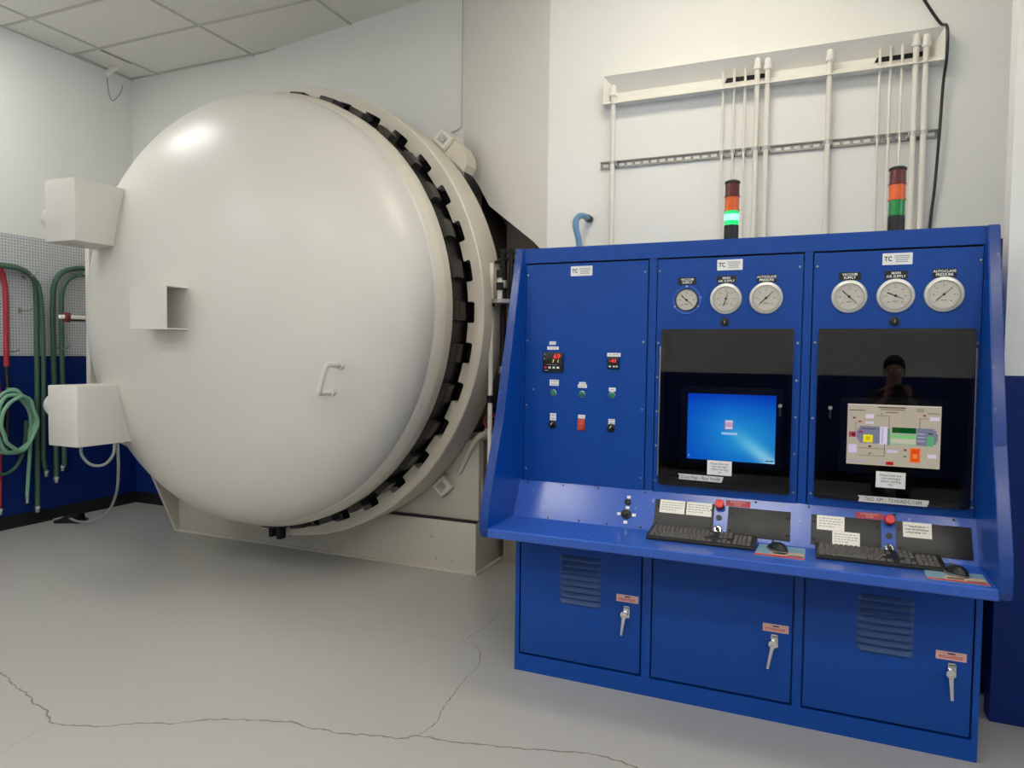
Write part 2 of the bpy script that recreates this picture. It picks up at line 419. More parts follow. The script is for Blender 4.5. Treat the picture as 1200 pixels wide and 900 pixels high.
pd = bpy.data.lights.new('window_portal', 'AREA'); pd.shape = 'RECTANGLE'; pd.size = WZ1-WZ0; pd.size_y = WY1-WY0; pd.cycles.is_portal = True
po = bpy.data.objects.new('window_portal', pd); COL.objects.link(po); po.location = (XR+0.14, (WY0+WY1)/2, (WZ0+WZ1)/2); po.rotation_euler = (0, R(90), 0)
struct('wall_front', box(bmesh.new(), XL, XR, YF-0.15, YF, 0, ZC+0.3), M['wall'])
# baseboards
struct('baseboard_left', box(bmesh.new(), XL, XL+0.012, YF, YB, 0, 0.115), M['rubber'])
struct('baseboard_back', box(bmesh.new(), XL+0.012, -4.85, YB-0.012, YB, 0, 0.115), M['rubber'])
struct('baseboard_front', box(bmesh.new(), XL, XR, YF, YF+0.012, 0, 0.115), M['rubber'])

# ceiling: plenum slab, T-bar grid and single mineral tiles
ceil = struct('ceiling', box(bmesh.new(), XL-0.15, XR+0.15, YF-0.15, 5.6, ZC+0.12, ZC+0.2), M['plenum'])
gx = [-6.05+1.22*k for k in range(-1, 10)]; gy = [5.10-0.61*k for k in range(0, 18)]
gx = [x for x in gx if x < XR+1.3]; gy = [y for y in gy if y > YF-0.7]
for x in gx:
    if XL < x < XR: B('grid_bar', (x-0.012, x+0.012, YF, YB, ZC-0.004, ZC+0.02), M['tbar'], ceil)
for y in gy:
    if YF < y < YB: B('grid_bar', (XL, XR, y-0.012, y+0.012, ZC-0.004, ZC+0.019), M['tbar'], ceil)
B('wall_angle', (XL, XL+0.02, YF, YB, ZC-0.004, ZC+0.018), M['tbar'], ceil); B('wall_angle', (XL, XR, YF, YF+0.02, ZC-0.004, ZC+0.018), M['tbar'], ceil)
tile_meshes = {}
def tile_mesh(w_, d_):
    k = (round(w_, 3), round(d_, 3))
    if k not in tile_meshes:
        tile_meshes[k] = to_mesh('ceiling_tile', box(bmesh.new(), -w_/2, w_/2, -d_/2, d_/2, 0, 0.016), M['tile'])
    return tile_meshes[k]
lamp_cells = {}
for i in range(len(gx)-1):
    for j in range(len(gy)-1):
        x0, x1, y1, y0 = max(gx[i], XL), min(gx[i+1], XR), min(gy[j], YB), max(gy[j+1], YF)
        if x1-x0 < 0.05 or y1-y0 < 0.05: continue
        if any(x0 < t[0] < x1 and y0 < t[1] < y1 for t in TROFFERS): continue
        o = link('ceiling_tile', tile_mesh(x1-x0-0.016, y1-y0-0.016), ceil, ((x0+x1)/2, (y0+y1)/2, ZC+0.004))
        if i == 0 and j == 0: o.rotation_euler = (R(-1.5), R(2.2), 0); o.location.z += 0.004
B('tile_gap_shade', (-6.066, -6.052, 4.515, 4.83, ZC-0.0055, ZC-0.003), M['plenum'], ceil)  # solid dark strip, painted as the shaded slit beside the corner tile
cgap = B('ceiling_tile', (XL, -4.9, 5.09, YB, ZC+0.002, ZC+0.02), M['tile'], ceil)

# fluorescent troffers
PL = ['over the hose corner of the room', 'above the blue console', 'on the hose side of the middle row', 'second from the hose wall in the middle row', 'third from the hose wall in the middle row', 'at the side-wall end of the middle row',
      'on the hose side of the added rear fill row', 'second from the hose wall in the added rear fill row', 'third from the hose wall in the added rear fill row', 'at the side-wall end of the added rear fill row']
for n, (x, y, c, s) in enumerate(TROFFERS):
    t = empty('ceiling_light', (x, y, ZC), 'recessed fluorescent ceiling troffer ' + PL[n], 'ceiling light', 'ceiling troffers')
    fr = bmesh.new()
    for d in ((x-0.6, x+0.6, y-0.295, y-0.265), (x-0.6, x+0.6, y+0.265, y+0.295), (x-0.6, x-0.57, y-0.265, y+0.265), (x+0.57, x+0.6, y-0.265, y+0.265)):
        box(fr, *d, ZC-0.006, ZC+0.05)
    obj('frame', fr, M['trim'], t)
    B('diffuser', (x-0.57, x+0.57, y-0.265, y+0.265, ZC+0.0, ZC+0.012), lamp_mat('lamp_diffuser', c, s), t)

# ================================================================== AUTOCLAVE
CX, CZ = -3.63, 1.863
ac = empty('autoclave', (CX, 4.3, 0), 'large cream-painted autoclave with a bulging round door and black locking lugs', 'autoclave')
# base and saddle
bm = bmesh.new()
box(bm, -5.08, -2.165, 4.47, 5.05, 0.012, 0.365, bev=0.006)
obj('base', bm, M['basepaint'], ac, True)
B('base_flange', (-5.10, -2.14, 4.445, 5.05, 0.0, 0.014), M['basepaint'], ac)
bm = bmesh.new()
box(bm, -5.0, -2.16, 4.50, 5.02, 0.38, 0.97, bev=0.008)
obj('saddle', bm, M['basepaint'], ac, True)
B('saddle_rail', (-2.16, -2.135, 4.52, 4.60, 0.38, 0.965), M['shell'], ac)
bm = bmesh.new(); box(bm, -5.0, -2.17, 4.485, 4.51, 0.362, 0.384); obj('seam_gap', bm, M['black'], ac)
# hinge-side gusset plate
bm = bmesh.new()
prism(bm, [(4.448, 0.0), (4.19, 0.57), (3.985, 0.80), (3.72, 0.95), (3.72, 1.02), (4.10, 1.02), (4.14, 0.75), (4.47, 0.42), (4.47, 0.0)], 'x', -5.10, -5.072)
obj('hinge_gusset', bm, M['basepaint'], ac)
# hinge post
bm = bmesh.new(); box(bm, -5.173, -5.128, 3.70, 3.785, 1.02, 2.85, bev=0.006)
obj('hinge_post', bm, M['autoclave'], ac, True)
for z in (1.16, 1.28, 2.55, 2.66):
    B('hinge_arm', (-5.17, -4.62, 3.705, 3.765, z-0.03, z+0.03), M['autoclave'], ac, bev=0.006)
# vessel shell behind the ring
bm = lathe(bmesh.new(), [(1.45, 4.44), (1.50, 4.47), (1.50, 5.4)], (CX, 0, CZ), 72)
obj('shell', bm, M['shell'], ac, True)
# locking ring with 36 notches
RO, RI, RN = 1.661, 1.545, 1.592
YR0, YR1 = 4.153, 4.46
inner = []
for k in range(36):
    c_ = 10.0*k; hw = 2.58
    for dt, r in ((-5, RI), (-3.8, RI), (-hw, RI), (-hw, RI+0.008), (-hw, RN-0.012), (-hw+0.12, RN-0.004), (-hw+0.42, RN), (0, RN), (hw-0.42, RN), (hw-0.12, RN-0.004), (hw, RN-0.012), (hw, RI+0.008), (hw, RI), (3.8, RI)):
        inner.append((R(c_+dt), r))
bm = bmesh.new()
def pol(t, r, y): return (CX+r*math.cos(t), y, CZ+r*math.sin(t))
V0 = []; V1 = []; VO = {}; VOc = {}; VOb = {}
for t, r in inner:
    V0.append(bm.verts.new(pol(t, r, YR0))); V1.append(bm.verts.new(pol(t, r, YR0+0.11)))
    k = round(t, 6)
    if k not in VO:
        VO[k] = bm.verts.new(pol(t, RO-0.008, YR0)); VOc[k] = bm.verts.new(pol(t, RO, YR0+0.008)); VOb[k] = bm.verts.new(pol(t, RO, YR1))
nI = len(inner)
for i in range(nI):
    j = (i+1) % nI
    ka, kb = round(inner[i][0], 6), round(inner[j][0], 6)
    bm.faces.new((V0[i], V0[j], V1[j], V1[i]))
    if ka != kb:
        bm.faces.new((V0[i], VO[ka], VO[kb], V0[j])); bm.faces.new((VO[ka], VOc[ka], VOc[kb], VO[kb])); bm.faces.new((VOc[ka], VOb[ka], VOb[kb], VOc[kb]))
ring = obj('locking_ring', bm, M['ringpaint'], ac)
me = ring.data; me.polygons.foreach_set('use_smooth', [True]*len(me.polygons)); me.set_sharp_from_angle(angle=R(30))
bm = lathe(bmesh.new(), [(1.40, YR0+0.10), (RO-0.03, YR0+0.10), (RO-0.03, YR0+0.14), (1.40, YR0+0.14)], (CX, 0, CZ), 96)
obj('ring_groove', bm, M['blackmatte'], ac)
bm = lathe(bmesh.new(), [(RO-0.01, YR1-0.03), (1.55, YR1-0.01), (1.55, YR1)], (CX, 0, CZ), 72); obj('ring_back', bm, M['ringpaint'], ac, True)
# door: dome, rim, black flange, lugs
DR, DY, DD = 1.49, 3.80, 0.545
prof = [(0.0, DY-DD)] + [(DR*math.sin(t), DY-DD*math.cos(t)) for t in [math.pi/2*k/40 for k in range(1, 41)]]
prof += [(1.484, 3.806), (1.496, 3.818), (1.500, 3.826)]
bm = lathe(bmesh.new(), prof, (CX, 0, CZ), 160)
door = obj('door', bm, M['autoclave'], ac, True)
bm = lathe(bmesh.new(), [(1.494, 3.822), (1.502, 3.824), (1.528, 3.868), (1.531, 3.880), (1.531, 3.962), (1.50, 3.964)], (CX, 0, CZ), 160)
obj('door_rim', bm, M['ringpaint'], door, True)
bm = lathe(bmesh.new(), [(1.49, 3.955), (1.527, 3.955), (1.527, 4.05), (1.520, 4.055), (1.520, 4.255), (1.40, 4.255)], (CX, 0, CZ), 160)
obj('door_flange', bm, M['black_steel'], door, True)
bm = bmesh.new(); hw = R(2.15)
ts = [-hw, -hw*0.5, 0, hw*0.5, hw]
pr = [(1.515, 3.972), (1.566, 3.972), (1.572, 3.980), (1.572, 4.062), (1.566, 4.068), (1.515, 4.068)]
rows = [[bm.verts.new((r*math.cos(t), y, r*math.sin(t))) for r, y in pr] for t in ts]
for A_, B_ in zip(rows, rows[1:]):
    for i in range(len(pr)-1): bm.faces.new((A_[i], A_[i+1], B_[i+1], B_[i]))
bm.faces.new(rows[0]); bm.faces.new(rows[-1][::-1])
lug_me = to_mesh('lug', bm, M['lug'])
for k in range(36):
    link('lug', lug_me, door, (CX, 0, CZ), (0, R(10*k), 0))
# hinge housings on the door
for z0, z1 in ((2.293, 2.702), (0.938, 1.343)):
    bm = bmesh.new(); box(bm, -4.692, -4.40, 3.082, 3.76, z0, z1, bev=0.008)
    hb = obj('hinge_housing', bm, M['autoclave'], door, True)
    zc = (z0+z1)/2 + (-0.03 if z0 > 2 else 0.06)
    bm = lathe(bmesh.new(), [(0.0, -0.16)]+[(0.105*math.sin(t), -0.16*math.cos(t)) for t in [math.pi/2*k/8 for k in range(1, 9)]]+[(0.105, 0.02)], (-4.692, 3.20, zc), 32, 'x')
    obj('hinge_cap', bm, M['autoclave'], door, True)
# weld seam round each housing is left to the geometry; open sheet-metal box on the door
jb = bmesh.new()
box(jb, -3.925, -3.61, 3.10, 3.106, 1.72, 1.98)
box(jb, -3.925, -3.608, 3.1005, 3.27, 1.9755, 1.982); box(jb, -3.925, -3.604, 3.1005, 3.275, 1.716, 1.7235); box(jb, -3.9245, -3.919, 3.106, 3.29, 1.724, 1.975)
obj('junction_box', jb, M['autoclave'], door, False, 'open-sided sheet metal box')
# pull handle
bm = tube(bmesh.new(), [(-2.535, 3.40, 1.512), (-2.535, 3.285, 1.512), (-2.545, 3.262, 1.500), (-2.590, 3.262, 1.362), (-2.600, 3.285, 1.350), (-2.600, 3.42, 1.350)], 0.016, 12, True, 5)
h = obj('door_handle', bm, M['autoclave'], door, True, 'white welded pull handle')
for p in ((-2.535, 3.40, 1.512), (-2.600, 3.40, 1.350)):
    obj('handle_foot', cyl(bmesh.new(), p, (0, -1, 0), 0.026, 0.03, 16), M['autoclave'], door, True)
# stop blocks on the ring periphery
def ring_block(ang, y, big):
    t = R(ang); T = Matrix.Translation((CX, y, CZ)) @ Matrix.Rotation(-t, 4, 'Y')
    b0 = obj('stop_block', box(bmesh.new(), 1.665, 1.785, -0.02, 0.16, -0.065, 0.065, T, 0.008), M['ringpaint'], ac, True)
    fr = bmesh.new()
    for d in ((1.678, 1.692, -0.055, 0.055), (1.758, 1.772, -0.055, 0.055), (1.692, 1.758, -0.055, -0.04), (1.692, 1.758, 0.04, 0.055)):
        box(fr, d[0], d[1], -0.028, -0.018, d[2], d[3], T)
    obj('block_frame', fr, M['trim'], b0)
    obj('block_pin', box(bmesh.new(), 1.705, 1.745, -0.03, -0.018, -0.02, 0.02, T, 0.004), M['steel'], b0)
    if big:
        cv = bmesh.new(); prism(cv, [(1.662, -0.067), (1.775, -0.067), (1.785, -0.13), (1.76, -0.21), (1.715, -0.26), (1.662, -0.275)], 'y', 0.0, 0.15, T)
        obj('cylinder_cover', cv, M['ringpaint'], b0)
ring_block(46.5, 4.46, True); ring_block(-46, 4.47, False)
t = R(73); T = Matrix.Translation((CX, 4.40, CZ)) @ Matrix.Rotation(-t, 4, 'Y')
obj('ring_tab', box(bmesh.new(), 1.655, 1.69, -0.02, 0.02, -0.09, 0.09, T, 0.003), M['ringpaint'], ac)
# bottom drain latch
bm = bmesh.new(); box(bm, CX-0.10, CX+0.10, 4.05, 4.16, 0.285, 0.325); box(bm, CX-0.06, CX-0.03, 4.06, 4.12, 0.20, 0.29); box(bm, CX+0.01, CX+0.05, 4.06, 4.12, 0.19, 0.29)
obj('safety_latch', bm, M['black_steel'], ac)
bm = tube(bmesh.new(), [(-2.32, 4.50, 0.72), (-2.20, 4.47, 0.93), (-2.14, 4.45, 1.0), (-2.08, 4.45, 1.04), (-2.04, 4.45, 1.16)], 0.02, 10)
obj('latch_arm', bm, M['ringpaint'], ac, True)

# valve handle sticking out from the hinge post
vh = empty('valve_handle', (-5.25, 3.65, 1.83), 'pale lever handle with dark clamp sticking out beside the hinge post', 'lever')
B('lever', (-5.192, -5.168, 3.50, 3.70, 1.815, 1.843), M['trim'], vh, bev=0.004)
B('clamp', (-5.203, -5.157, 3.535, 3.575, 1.79, 1.862), M['valve_red'], vh, bev=0.004)
B('bracket', (-5.188, -5.172, 3.575, 3.70, 1.80, 1.816), M['black_steel'], vh)

# service pipework between vessel and console
pipes = [(-1.985, 4.30, 0.75, 2.20, 0.016, 'conduit'), (-1.90, 4.25, 1.95, 2.13, 0.016, 'conduit'), (-1.93, 4.38, 1.0, 2.30, 0.022, 'black_steel')]
PLB = ['slim white service pipe in the gap right of the ring', 'short white valve stem in the gap beside the console', 'dark vertical service pipe in the gap beside the console']
for n, (x, y, z0, z1, r, mm) in enumerate(pipes):
    p_ = empty('service_pipe', (x, y, z0), PLB[n], 'pipe', 'service pipes behind the console')
    obj('pipe', cyl(bmesh.new(), (x, y, z0), (0, 0, 1), r, z1-z0, 14), M[mm], p_, True)
    for zz in (z0+(z1-z0)*0.35, z0+(z1-z0)*0.8):
        obj('coupling', cyl(bmesh.new(), (x, y, zz), (0, 0, 1), r*1.5, 0.05, 12), M['black_steel' if mm == 'conduit' else 'steel'], p_, True)
vv = empty('gate_valve', (-2.02, 4.42, 1.1), 'dark red valve wheel low in the gap beside the ring', 'valve')
bm = lathe(bmesh.new(), [(0.04, -0.01), (0.06, -0.01), (0.06, 0.01), (0.04, 0.01), (0.04, -0.01)], (-2.02, 4.40, 1.12), 20); obj('wheel', bm, M['valve_red'], vv, True)
B('spoke', (-2.075, -1.965, 4.395, 4.405, 1.112, 1.128), M['valve_red'], vv); B('spoke', (-2.028, -2.012, 4.395, 4.405, 1.065, 1.175), M['valve_red'], vv)
obj('body', cyl(bmesh.new(), (-2.02, 4.40, 1.12), (0, 1, 0), 0.025, 0.14, 14), M['black_steel'], vv, True)
pf = empty('pipe_manifold', (-1.9, 4.5, 2.15), 'black pipe and wire manifold under the cut wall edge', 'manifold')
obj('pipe', tube(bmesh.new(), [(-2.0, 4.40, 2.22), (-1.90, 4.36, 2.235), (-1.80, 4.36, 2.20), (-1.68, 4.40, 2.19)], 0.012, 8), M['black_steel'], pf, True)
obj('pipe', tube(bmesh.new(), [(-1.86, 4.34, 1.9), (-1.86, 4.34, 2.1), (-1.86, 4.34, 2.30)], 0.016, 8), M['black_steel'], pf, True)
obj('pipe', tube(bmesh.new(), [(-1.93, 4.32, 2.28), (-1.80, 4.34, 2.26), (-1.66, 4.36, 2.20)], 0.008, 8), M['black_steel'], pf, True)
obj('flange', cyl(bmesh.new(), (-1.9, 4.30, 1.93), (0, 0, 1), 0.07, 0.025, 16), M['steel'], pf, True)

# ================================================================== CONSOLE
con = empty('control_console', (-0.335, 3.5, 0), 'long blue enamel control console with gauges, two monitors and a sloping desk', 'console')
WL0, WL1, WR0, WR1 = -1.385, -1.343, 0.637, 0.680
CB = 4.02     # back of the cabinet
LEAN = 0.011
PU = Matrix.Translation((0, 3.29, 0.945)) @ Matrix.Rotation(-LEAN, 4, 'X')           # upper panel: x, -y outward, z up
PS_ = Vector((0, 0.09, 0.165)).normalized(); SL = math.atan2(0.09, 0.165)
PS = Matrix.Translation((0, 3.2, 0.78)) @ Matrix.Rotation(-SL, 4, 'X')               # sloping desk panel
def TX(base, x, z, y=0.0): return base @ Matrix.Translation((x, y, z)) @ Matrix.Rotation(R(90), 4, 'X')   # text frame on a panel
# lower cabinet carcass (doors proud of dark gaps)
bm = bmesh.new()
yf = 3.195
box(bm, -1.324, 0.654, yf, CB, 0.0, 0.085)                         # plinth
box(bm, -1.324, -1.302, yf, CB, 0.085, 0.74); box(bm, 0.632, 0.654, yf, CB, 0.085, 0.74)
box(bm, -0.682, -0.642, yf, 3.24, 0.085, 0.74); box(bm, -0.026, 0.008, yf, 3.24, 0.085, 0.74)
box(bm, -1.302, 0.632, yf, 3.24, 0.70, 0.74); box(bm, -1.302, 0.632, CB-0.02, CB, 0.085, 0.74)
box(bm, -1.302, 0.632, 3.22, 3.24, 0.085, 0.70)
obj('cabinet', bm, M['blue'], con)
DOORS = [(-1.294, -0.690, 0.097, 0.69), (-0.634, -0.034, 0.097, 0.69), (0.016, 0.624, 0.097, 0.69)]
def louver_mesh(wd):
    bm = bmesh.new(); secs = []
    for u in (0, 0.02, 0.05, 0.09, 0.91, 0.95, 0.98, 1):
        s = math.sin(min(1, min(u, 1-u)/0.09)*math.pi/2)
        x = -wd/2+wd*u
        secs.append([bm.verts.new((x, 0.0, 0.012)), bm.verts.new((x, -0.004*s, 0.010)), bm.verts.new((x, -0.012*s, -0.006)), bm.verts.new((x, -0.009*s, -0.011)), bm.verts.new((x, 0.0, -0.011))])
    for A_, B_ in zip(secs, secs[1:]):
        for i in range(4): bm.faces.new((A_[i], A_[i+1], B_[i+1], B_[i]))
    return to_mesh('louver', bm, M['blue_dusty'], True)
lm = louver_mesh(0.205)
HAND = [((-0.753, 0.403), (-0.771, 0.286)), ((-0.102, 0.378), (-0.126, 0.251)), ((0.556, 0.375), (0.557, 0.252))]
LABL = [(-0.752, 0.447, 0.105), (-0.099, 0.415, 0.105), (0.553, 0.412, 0.105)]
for n, (x0, x1, z0, z1) in enumerate(DOORS):
    d = obj('cabinet_door', box(bmesh.new(), x0, x1, yf-0.004, yf+0.016, z0, z1, bev=0.003), M['blue'], con, True)
    if n != 1:
        cx_ = (-0.982, 0, 0.318)[n]
        for k in range(8):
            link('louver', lm, d, (cx_, yf-0.0045, 0.606-0.0305*k))
    (hx, hz), (ex, ez) = HAND[n]
    hd = obj('door_latch', box(bmesh.new(), hx-0.016, hx+0.016, yf-0.016, yf-0.004, hz-0.045, hz+0.012, bev=0.005), M['chrome'], d, True)
    obj('latch_hub', cyl(bmesh.new(), (hx-0.006, yf-0.004, hz-0.024), (0, -1, 0), 0.017, 0.035, 18), M['chrome'], d, True)
    p0 = Vector((hx-0.006, yf-0.034, hz-0.026)); p1 = Vector((ex, yf-0.034, ez-0.005)); q = (p1-p0)
    obj('latch_lever', cyl(bmesh.new(), p0, q, 0.0105, q.length, 12, 0.007), M['chrome'], d, True)
    lx, lz, lw = LABL[n]
    obj('door_label', box(bmesh.new(), lx-lw/2, lx+lw/2, yf-0.0055, yf-0.004, lz-0.017, lz+0.017), M['pink'], d)
    bm = bmesh.new()
    box(bm, lx-0.012, lx+0.014, yf-0.0062, yf-0.0054, lz+0.006, lz+0.011)
    obj('label_heading', bm, M['ink'], d)
    bm = bmesh.new(); random.seed(n)
    for zz in (lz-0.002, lz-0.008):
        x = lx-lw*0.4
        while x < lx+lw*0.38:
            ww = random.uniform(0.004, 0.011); box(bm, x, x+ww, yf-0.0062, yf-0.0054, zz-0.0018, zz+0.0018); x += ww+0.0025
    obj('label_print', bm, M['red_ink'], d)
# desk shelf
bm = bmesh.new()
prism(bm, [(3.235, 0.78), (2.905, 0.78), (2.90, 0.774), (2.90, 0.742), (2.905, 0.737), (2.925, 0.737), (2.925, 0.745), (3.235, 0.745)], 'x', WL1-0.002, WR0+0.002)
obj('desk_shelf', bm, M['blue_lit_worn'], con)
# sloping desk panel
bm = bmesh.new(); box(bm, WL1, WR0, 0.0, 0.012, 0.0, 0.192, PS)
slope = obj('sloping_panel', bm, M['blue_lit_worn'], con)
scr = to_mesh('screw', lathe(bmesh.new(), [(0, -0.003), (0.0035, -0.0025), (0.0055, 0.0), (0.0055, 0.002)], (0, 0, 0), 10), M['steel'], True)
scd = to_mesh('screw', lathe(bmesh.new(), [(0, -0.003), (0.0035, -0.0025), (0.0055, 0.0), (0.0055, 0.002)], (0, 0, 0), 10), M['black'], True)
def put_screw(base, x, z, rx, par, me_=None):
    p = base @ Vector((x, 0, z)); link('screw', me_ or scr, par, p, (rx, 0, 0))
for x in (-1.30, -1.11, -0.93, -0.70, -0.2, 0.02, 0.35, 0.56):
    put_screw(PS, x, 0.180, -SL, slope, scd)
for x in (-1.16, -1.0, -0.86, -0.70):
    put_screw(PS, x, 0.010, -SL, slope, scd)
# wings
def wing(x0, x1):
    pts = [(3.293, 2.122), (3.06, 1.27), (2.915, 0.90), (2.895, 0.83), (2.893, 0.775), (2.905, 0.745), (2.93, 0.730), (2.965, 0.726), (3.20, 0.726), (CB, 0.726), (CB, 2.122)]
    bm = bmesh.new(); prism(bm, pts, 'x', x0, x1)
    es = [e for e in bm.edges if abs(e.verts[0].co.x-e.verts[1].co.x) < 1e-6]
    bmesh.ops.bevel(bm, geom=es, offset=0.004, segments=1, affect='EDGES')
    return bm
def wing_panel(x0, x1):
    return obj('side_wing', wing(x0, x1), M['blue'], con)
def wing_edge(x0, x1):
    pts = [(3.293, 2.122), (3.06, 1.27), (2.915, 0.90), (2.895, 0.83), (2.893, 0.775), (2.905, 0.745), (2.93, 0.730)]
    bm = bmesh.new(); rows = []
    for y, z in pts:
        rows.append([bm.verts.new((x0+0.004, y-0.0015, z)), bm.verts.new((x1-0.004, y-0.0015, z))])
    for a_, b_ in zip(rows, rows[1:]): bm.faces.new((a_[0], a_[1], b_[1], b_[0]))
    bmesh.ops.solidify(bm, geom=bm.faces[:], thickness=0.001)
    return bm
for x0, x1 in ((WL0, WL1), (WR0, WR1)):
    w_ = wing_panel(x0, x1)
    obj('wing_edge', wing_edge(x0, x1), M['blue_lit_worn'], w_)
# header, top, back, mullions
obj('header', box(bmesh.new(), WL1, WR0, 0.0, 0.03, 1.103, 1.176, PU), M['blue'], con)
B('top', (WL1, WR0, 3.315, CB, 2.10, 2.12), M['blue'], con)
B('back_panel', (WL1, WR0, CB-0.015, CB, 0.74, 2.10), M['blue'], con)
obj('backing_frame', box(bmesh.new(), WL1, WR0, 0.014, 0.026, 1.085, 1.11, PU), M['blackmatte'], con)
for x0, x1 in ((WL1, -1.331), (-0.703, -0.667), (-0.028, 0.006), (0.632, WR0)):
    obj('mullion', box(bmesh.new(), x0, x1, 0.002, 0.026, 0.0, 1.103, PU), M['blue'], con)
PAN = [(-1.327, -0.708, 0.004, 1.094), (-0.662, -0.032, 0.004, 1.094), (0.011, 0.629, 0.004, 1.094)]
def panel(x0, x1, z0, z1, hole=None):
    bm = bmesh.new()
    if hole:
        hx0, hx1, hz0, hz1 = hole
        for d in ((x0, x1, hz1, z1), (x0, x1, z0, hz0), (x0, hx0, hz0, hz1), (hx1, x1, hz0, hz1)):
            box(bm, d[0], d[1], -0.002, 0.012, d[2], d[3], PU)
        bmesh.ops.remove_doubles(bm, verts=bm.verts, dist=1e-5)
    else:
        box(bm, x0, x1, -0.002, 0.012, z0, z1, PU)
    return obj('instrument_panel', bm, M['blue'], con)
p1 = panel(*PAN[0]); p2 = panel(*PAN[1], (-0.625, -0.075, 0.055, 0.755)); p3 = panel(*PAN[2], (0.047, 0.605, 0.055, 0.755))
PF = -0.002
for x, z in [(-1.319, 1.043), (-0.722, 1.04), (-1.317, 0.712), (-0.724, 0.708), (-1.278, 0.467), (-1.315, 0.386), (-0.723, 0.387), (-1.312, 0.063), (-0.722, 0.06)]:
    put_screw(PU @ Matrix.Translation((0, PF, 0)), x, z, -LEAN, p1)
for x, z in [(-0.653, 1.041), (-0.046, 1.038), (-0.653, 0.704), (-0.046, 0.707), (-0.653, 0.543), (-0.046, 0.542), (-0.653, 0.381), (-0.046, 0.381), (-0.653, 0.22), (-0.046, 0.22), (-0.652, 0.054), (-0.046, 0.05)]:
    put_screw(PU @ Matrix.Translation((0, PF, 0)), x, z, -LEAN, p2)
for x, z in [(0.024, 1.036), (0.621, 1.04), (0.024, 0.709), (0.621, 0.71), (0.024, 0.381), (0.621, 0.382), (0.024, 0.053), (0.621, 0.048)]:
    put_screw(PU @ Matrix.Translation((0, PF, 0)), x, z, -LEAN, p3)
# maker's plates: a dark letter mark and grey lines of print
for n, (x, z, par) in enumerate(((-1.037, 1.055, p1), (-0.339, 1.058, p2), (0.327, 1.057, p3))):
    pl_ = obj('maker_plate', box(bmesh.new(), x-0.055, x+0.055, PF-0.002, PF, z-0.024, z+0.024, PU), M['white'], par)
    text('plate_mark', 'TC', 0.026, M['ink'], TX(PU, x-0.034, z, PF-0.0023), par, sx=0.8, bold=0.0008)
    bm = bmesh.new()
    for k, zz in enumerate((0.012, 0.004, -0.004, -0.012)):
        box(bm, x-0.010+(0.004 if k > 1 else 0), x+0.045-(0.006 if k > 1 else 0), PF-0.0026, PF-0.002, z+zz-0.0016, z+zz+0.0016, PU)
    obj('plate_print', bm, M['grey_ink'], par)
# panel 1 instruments
def flat(name, x0, x1, z0, z1, th, m, par, base=PU, y=PF, bev=0.0):
    return obj(name, box(bmesh.new(), x0, x1, y-th, y, z0, z1, base, bev), m, par, bev > 0)
for (x, z, w_, h_) in [(-1.180, 0.701, 0.034, 0.016), (-1.178, 0.676, 0.060, 0.016), (-0.866, 0.646, 0.066, 0.018), (-1.168, 0.503, 0.048, 0.030), (-1.021, 0.503, 0.034, 0.014), (-1.021, 0.490, 0.046, 0.016), (-0.870, 0.478, 0.034, 0.018), (-1.171, 0.332, 0.032, 0.036), (-1.022, 0.340, 0.036, 0.018), (-0.870, 0.322, 0.032, 0.026)]:
    flat('name_label', x-w_/2, x+w_/2, z-h_/2, z+h_/2, 0.0016, M['white'], p1)
    bm = bmesh.new(); k = max(1, int(h_/0.012))
    for q in range(k):
        zz = z+h_/2-(q+0.5)*h_/k
        for xx in range(3): box(bm, x-w_*0.36+xx*w_*0.26, x-w_*0.36+xx*w_*0.26+w_*0.2, PF-0.002, PF-0.0016, zz-0.0016, zz+0.0016, PU)
    obj('label_print', bm, M['grey_ink'], p1)
dsp = flat('temperature_controller', -1.227, -1.121, 0.556, 0.655, 0.014, M['black'], con, bev=0.004)
text('readout', '69', 0.032, M['led_red'], TX(PU, -1.152, 0.634, PF-0.0145), dsp, sx=1.1)
text('readout', '7  1', 0.022, M['led_yellow'], TX(PU, -1.158, 0.610, PF-0.0145), dsp)
for k, c_ in enumerate(('red', 'white', 'white', 'white')):
    flat('key_button', -1.217+k*0.022, -1.205+k*0.022, 0.574, 0.583, 0.016, M[c_], dsp)
flat('controller_print', -1.218, -1.196, 0.562, 0.566, 0.0147, M['grey_ink'], dsp)
flat('controller_print', -1.205, -1.150, 0.592, 0.594, 0.0147, M['grey_ink'], dsp)
for z in (0.642, 0.620): flat('indicator', -1.220, -1.214, z, z+0.005, 0.0147, M['grey_ink'], dsp)
ds2 = flat('small_readout', -0.895, -0.838, 0.578, 0.636, 0.012, M['black'], con, bev=0.003)
text('readout', '-41', 0.026, M['led_red'], TX(PU, -0.866, 0.616, PF-0.0125), ds2)
for x in (-0.886, -0.866, -0.852): flat('key_button', x, x+0.009, 0.586, 0.593, 0.013, M['white'], ds2)
def button(x, z, m, par, base=PU, r=0.016, dome=True, y=PF):
    bz = obj('button', lathe(bmesh.new(), [(r*1.35, 0.0), (r*1.35, -0.004), (r*1.2, -0.006), (r*1.05, -0.006)], (x, y, z), 20, 'y', base), M['steel'], par, True)
    obj('lens', lathe(bmesh.new(), [(r*1.05, 0.0), (r*1.05, -0.010), (r*0.7, -0.016), (0, -0.018)], (x, y, z), 20, 'y', base), m, bz, True)
for x, z in ((-1.172, 0.453), (-1.022, 0.450), (-0.872, 0.451)): button(x, z, M['green_btn'], con, r=0.0125)
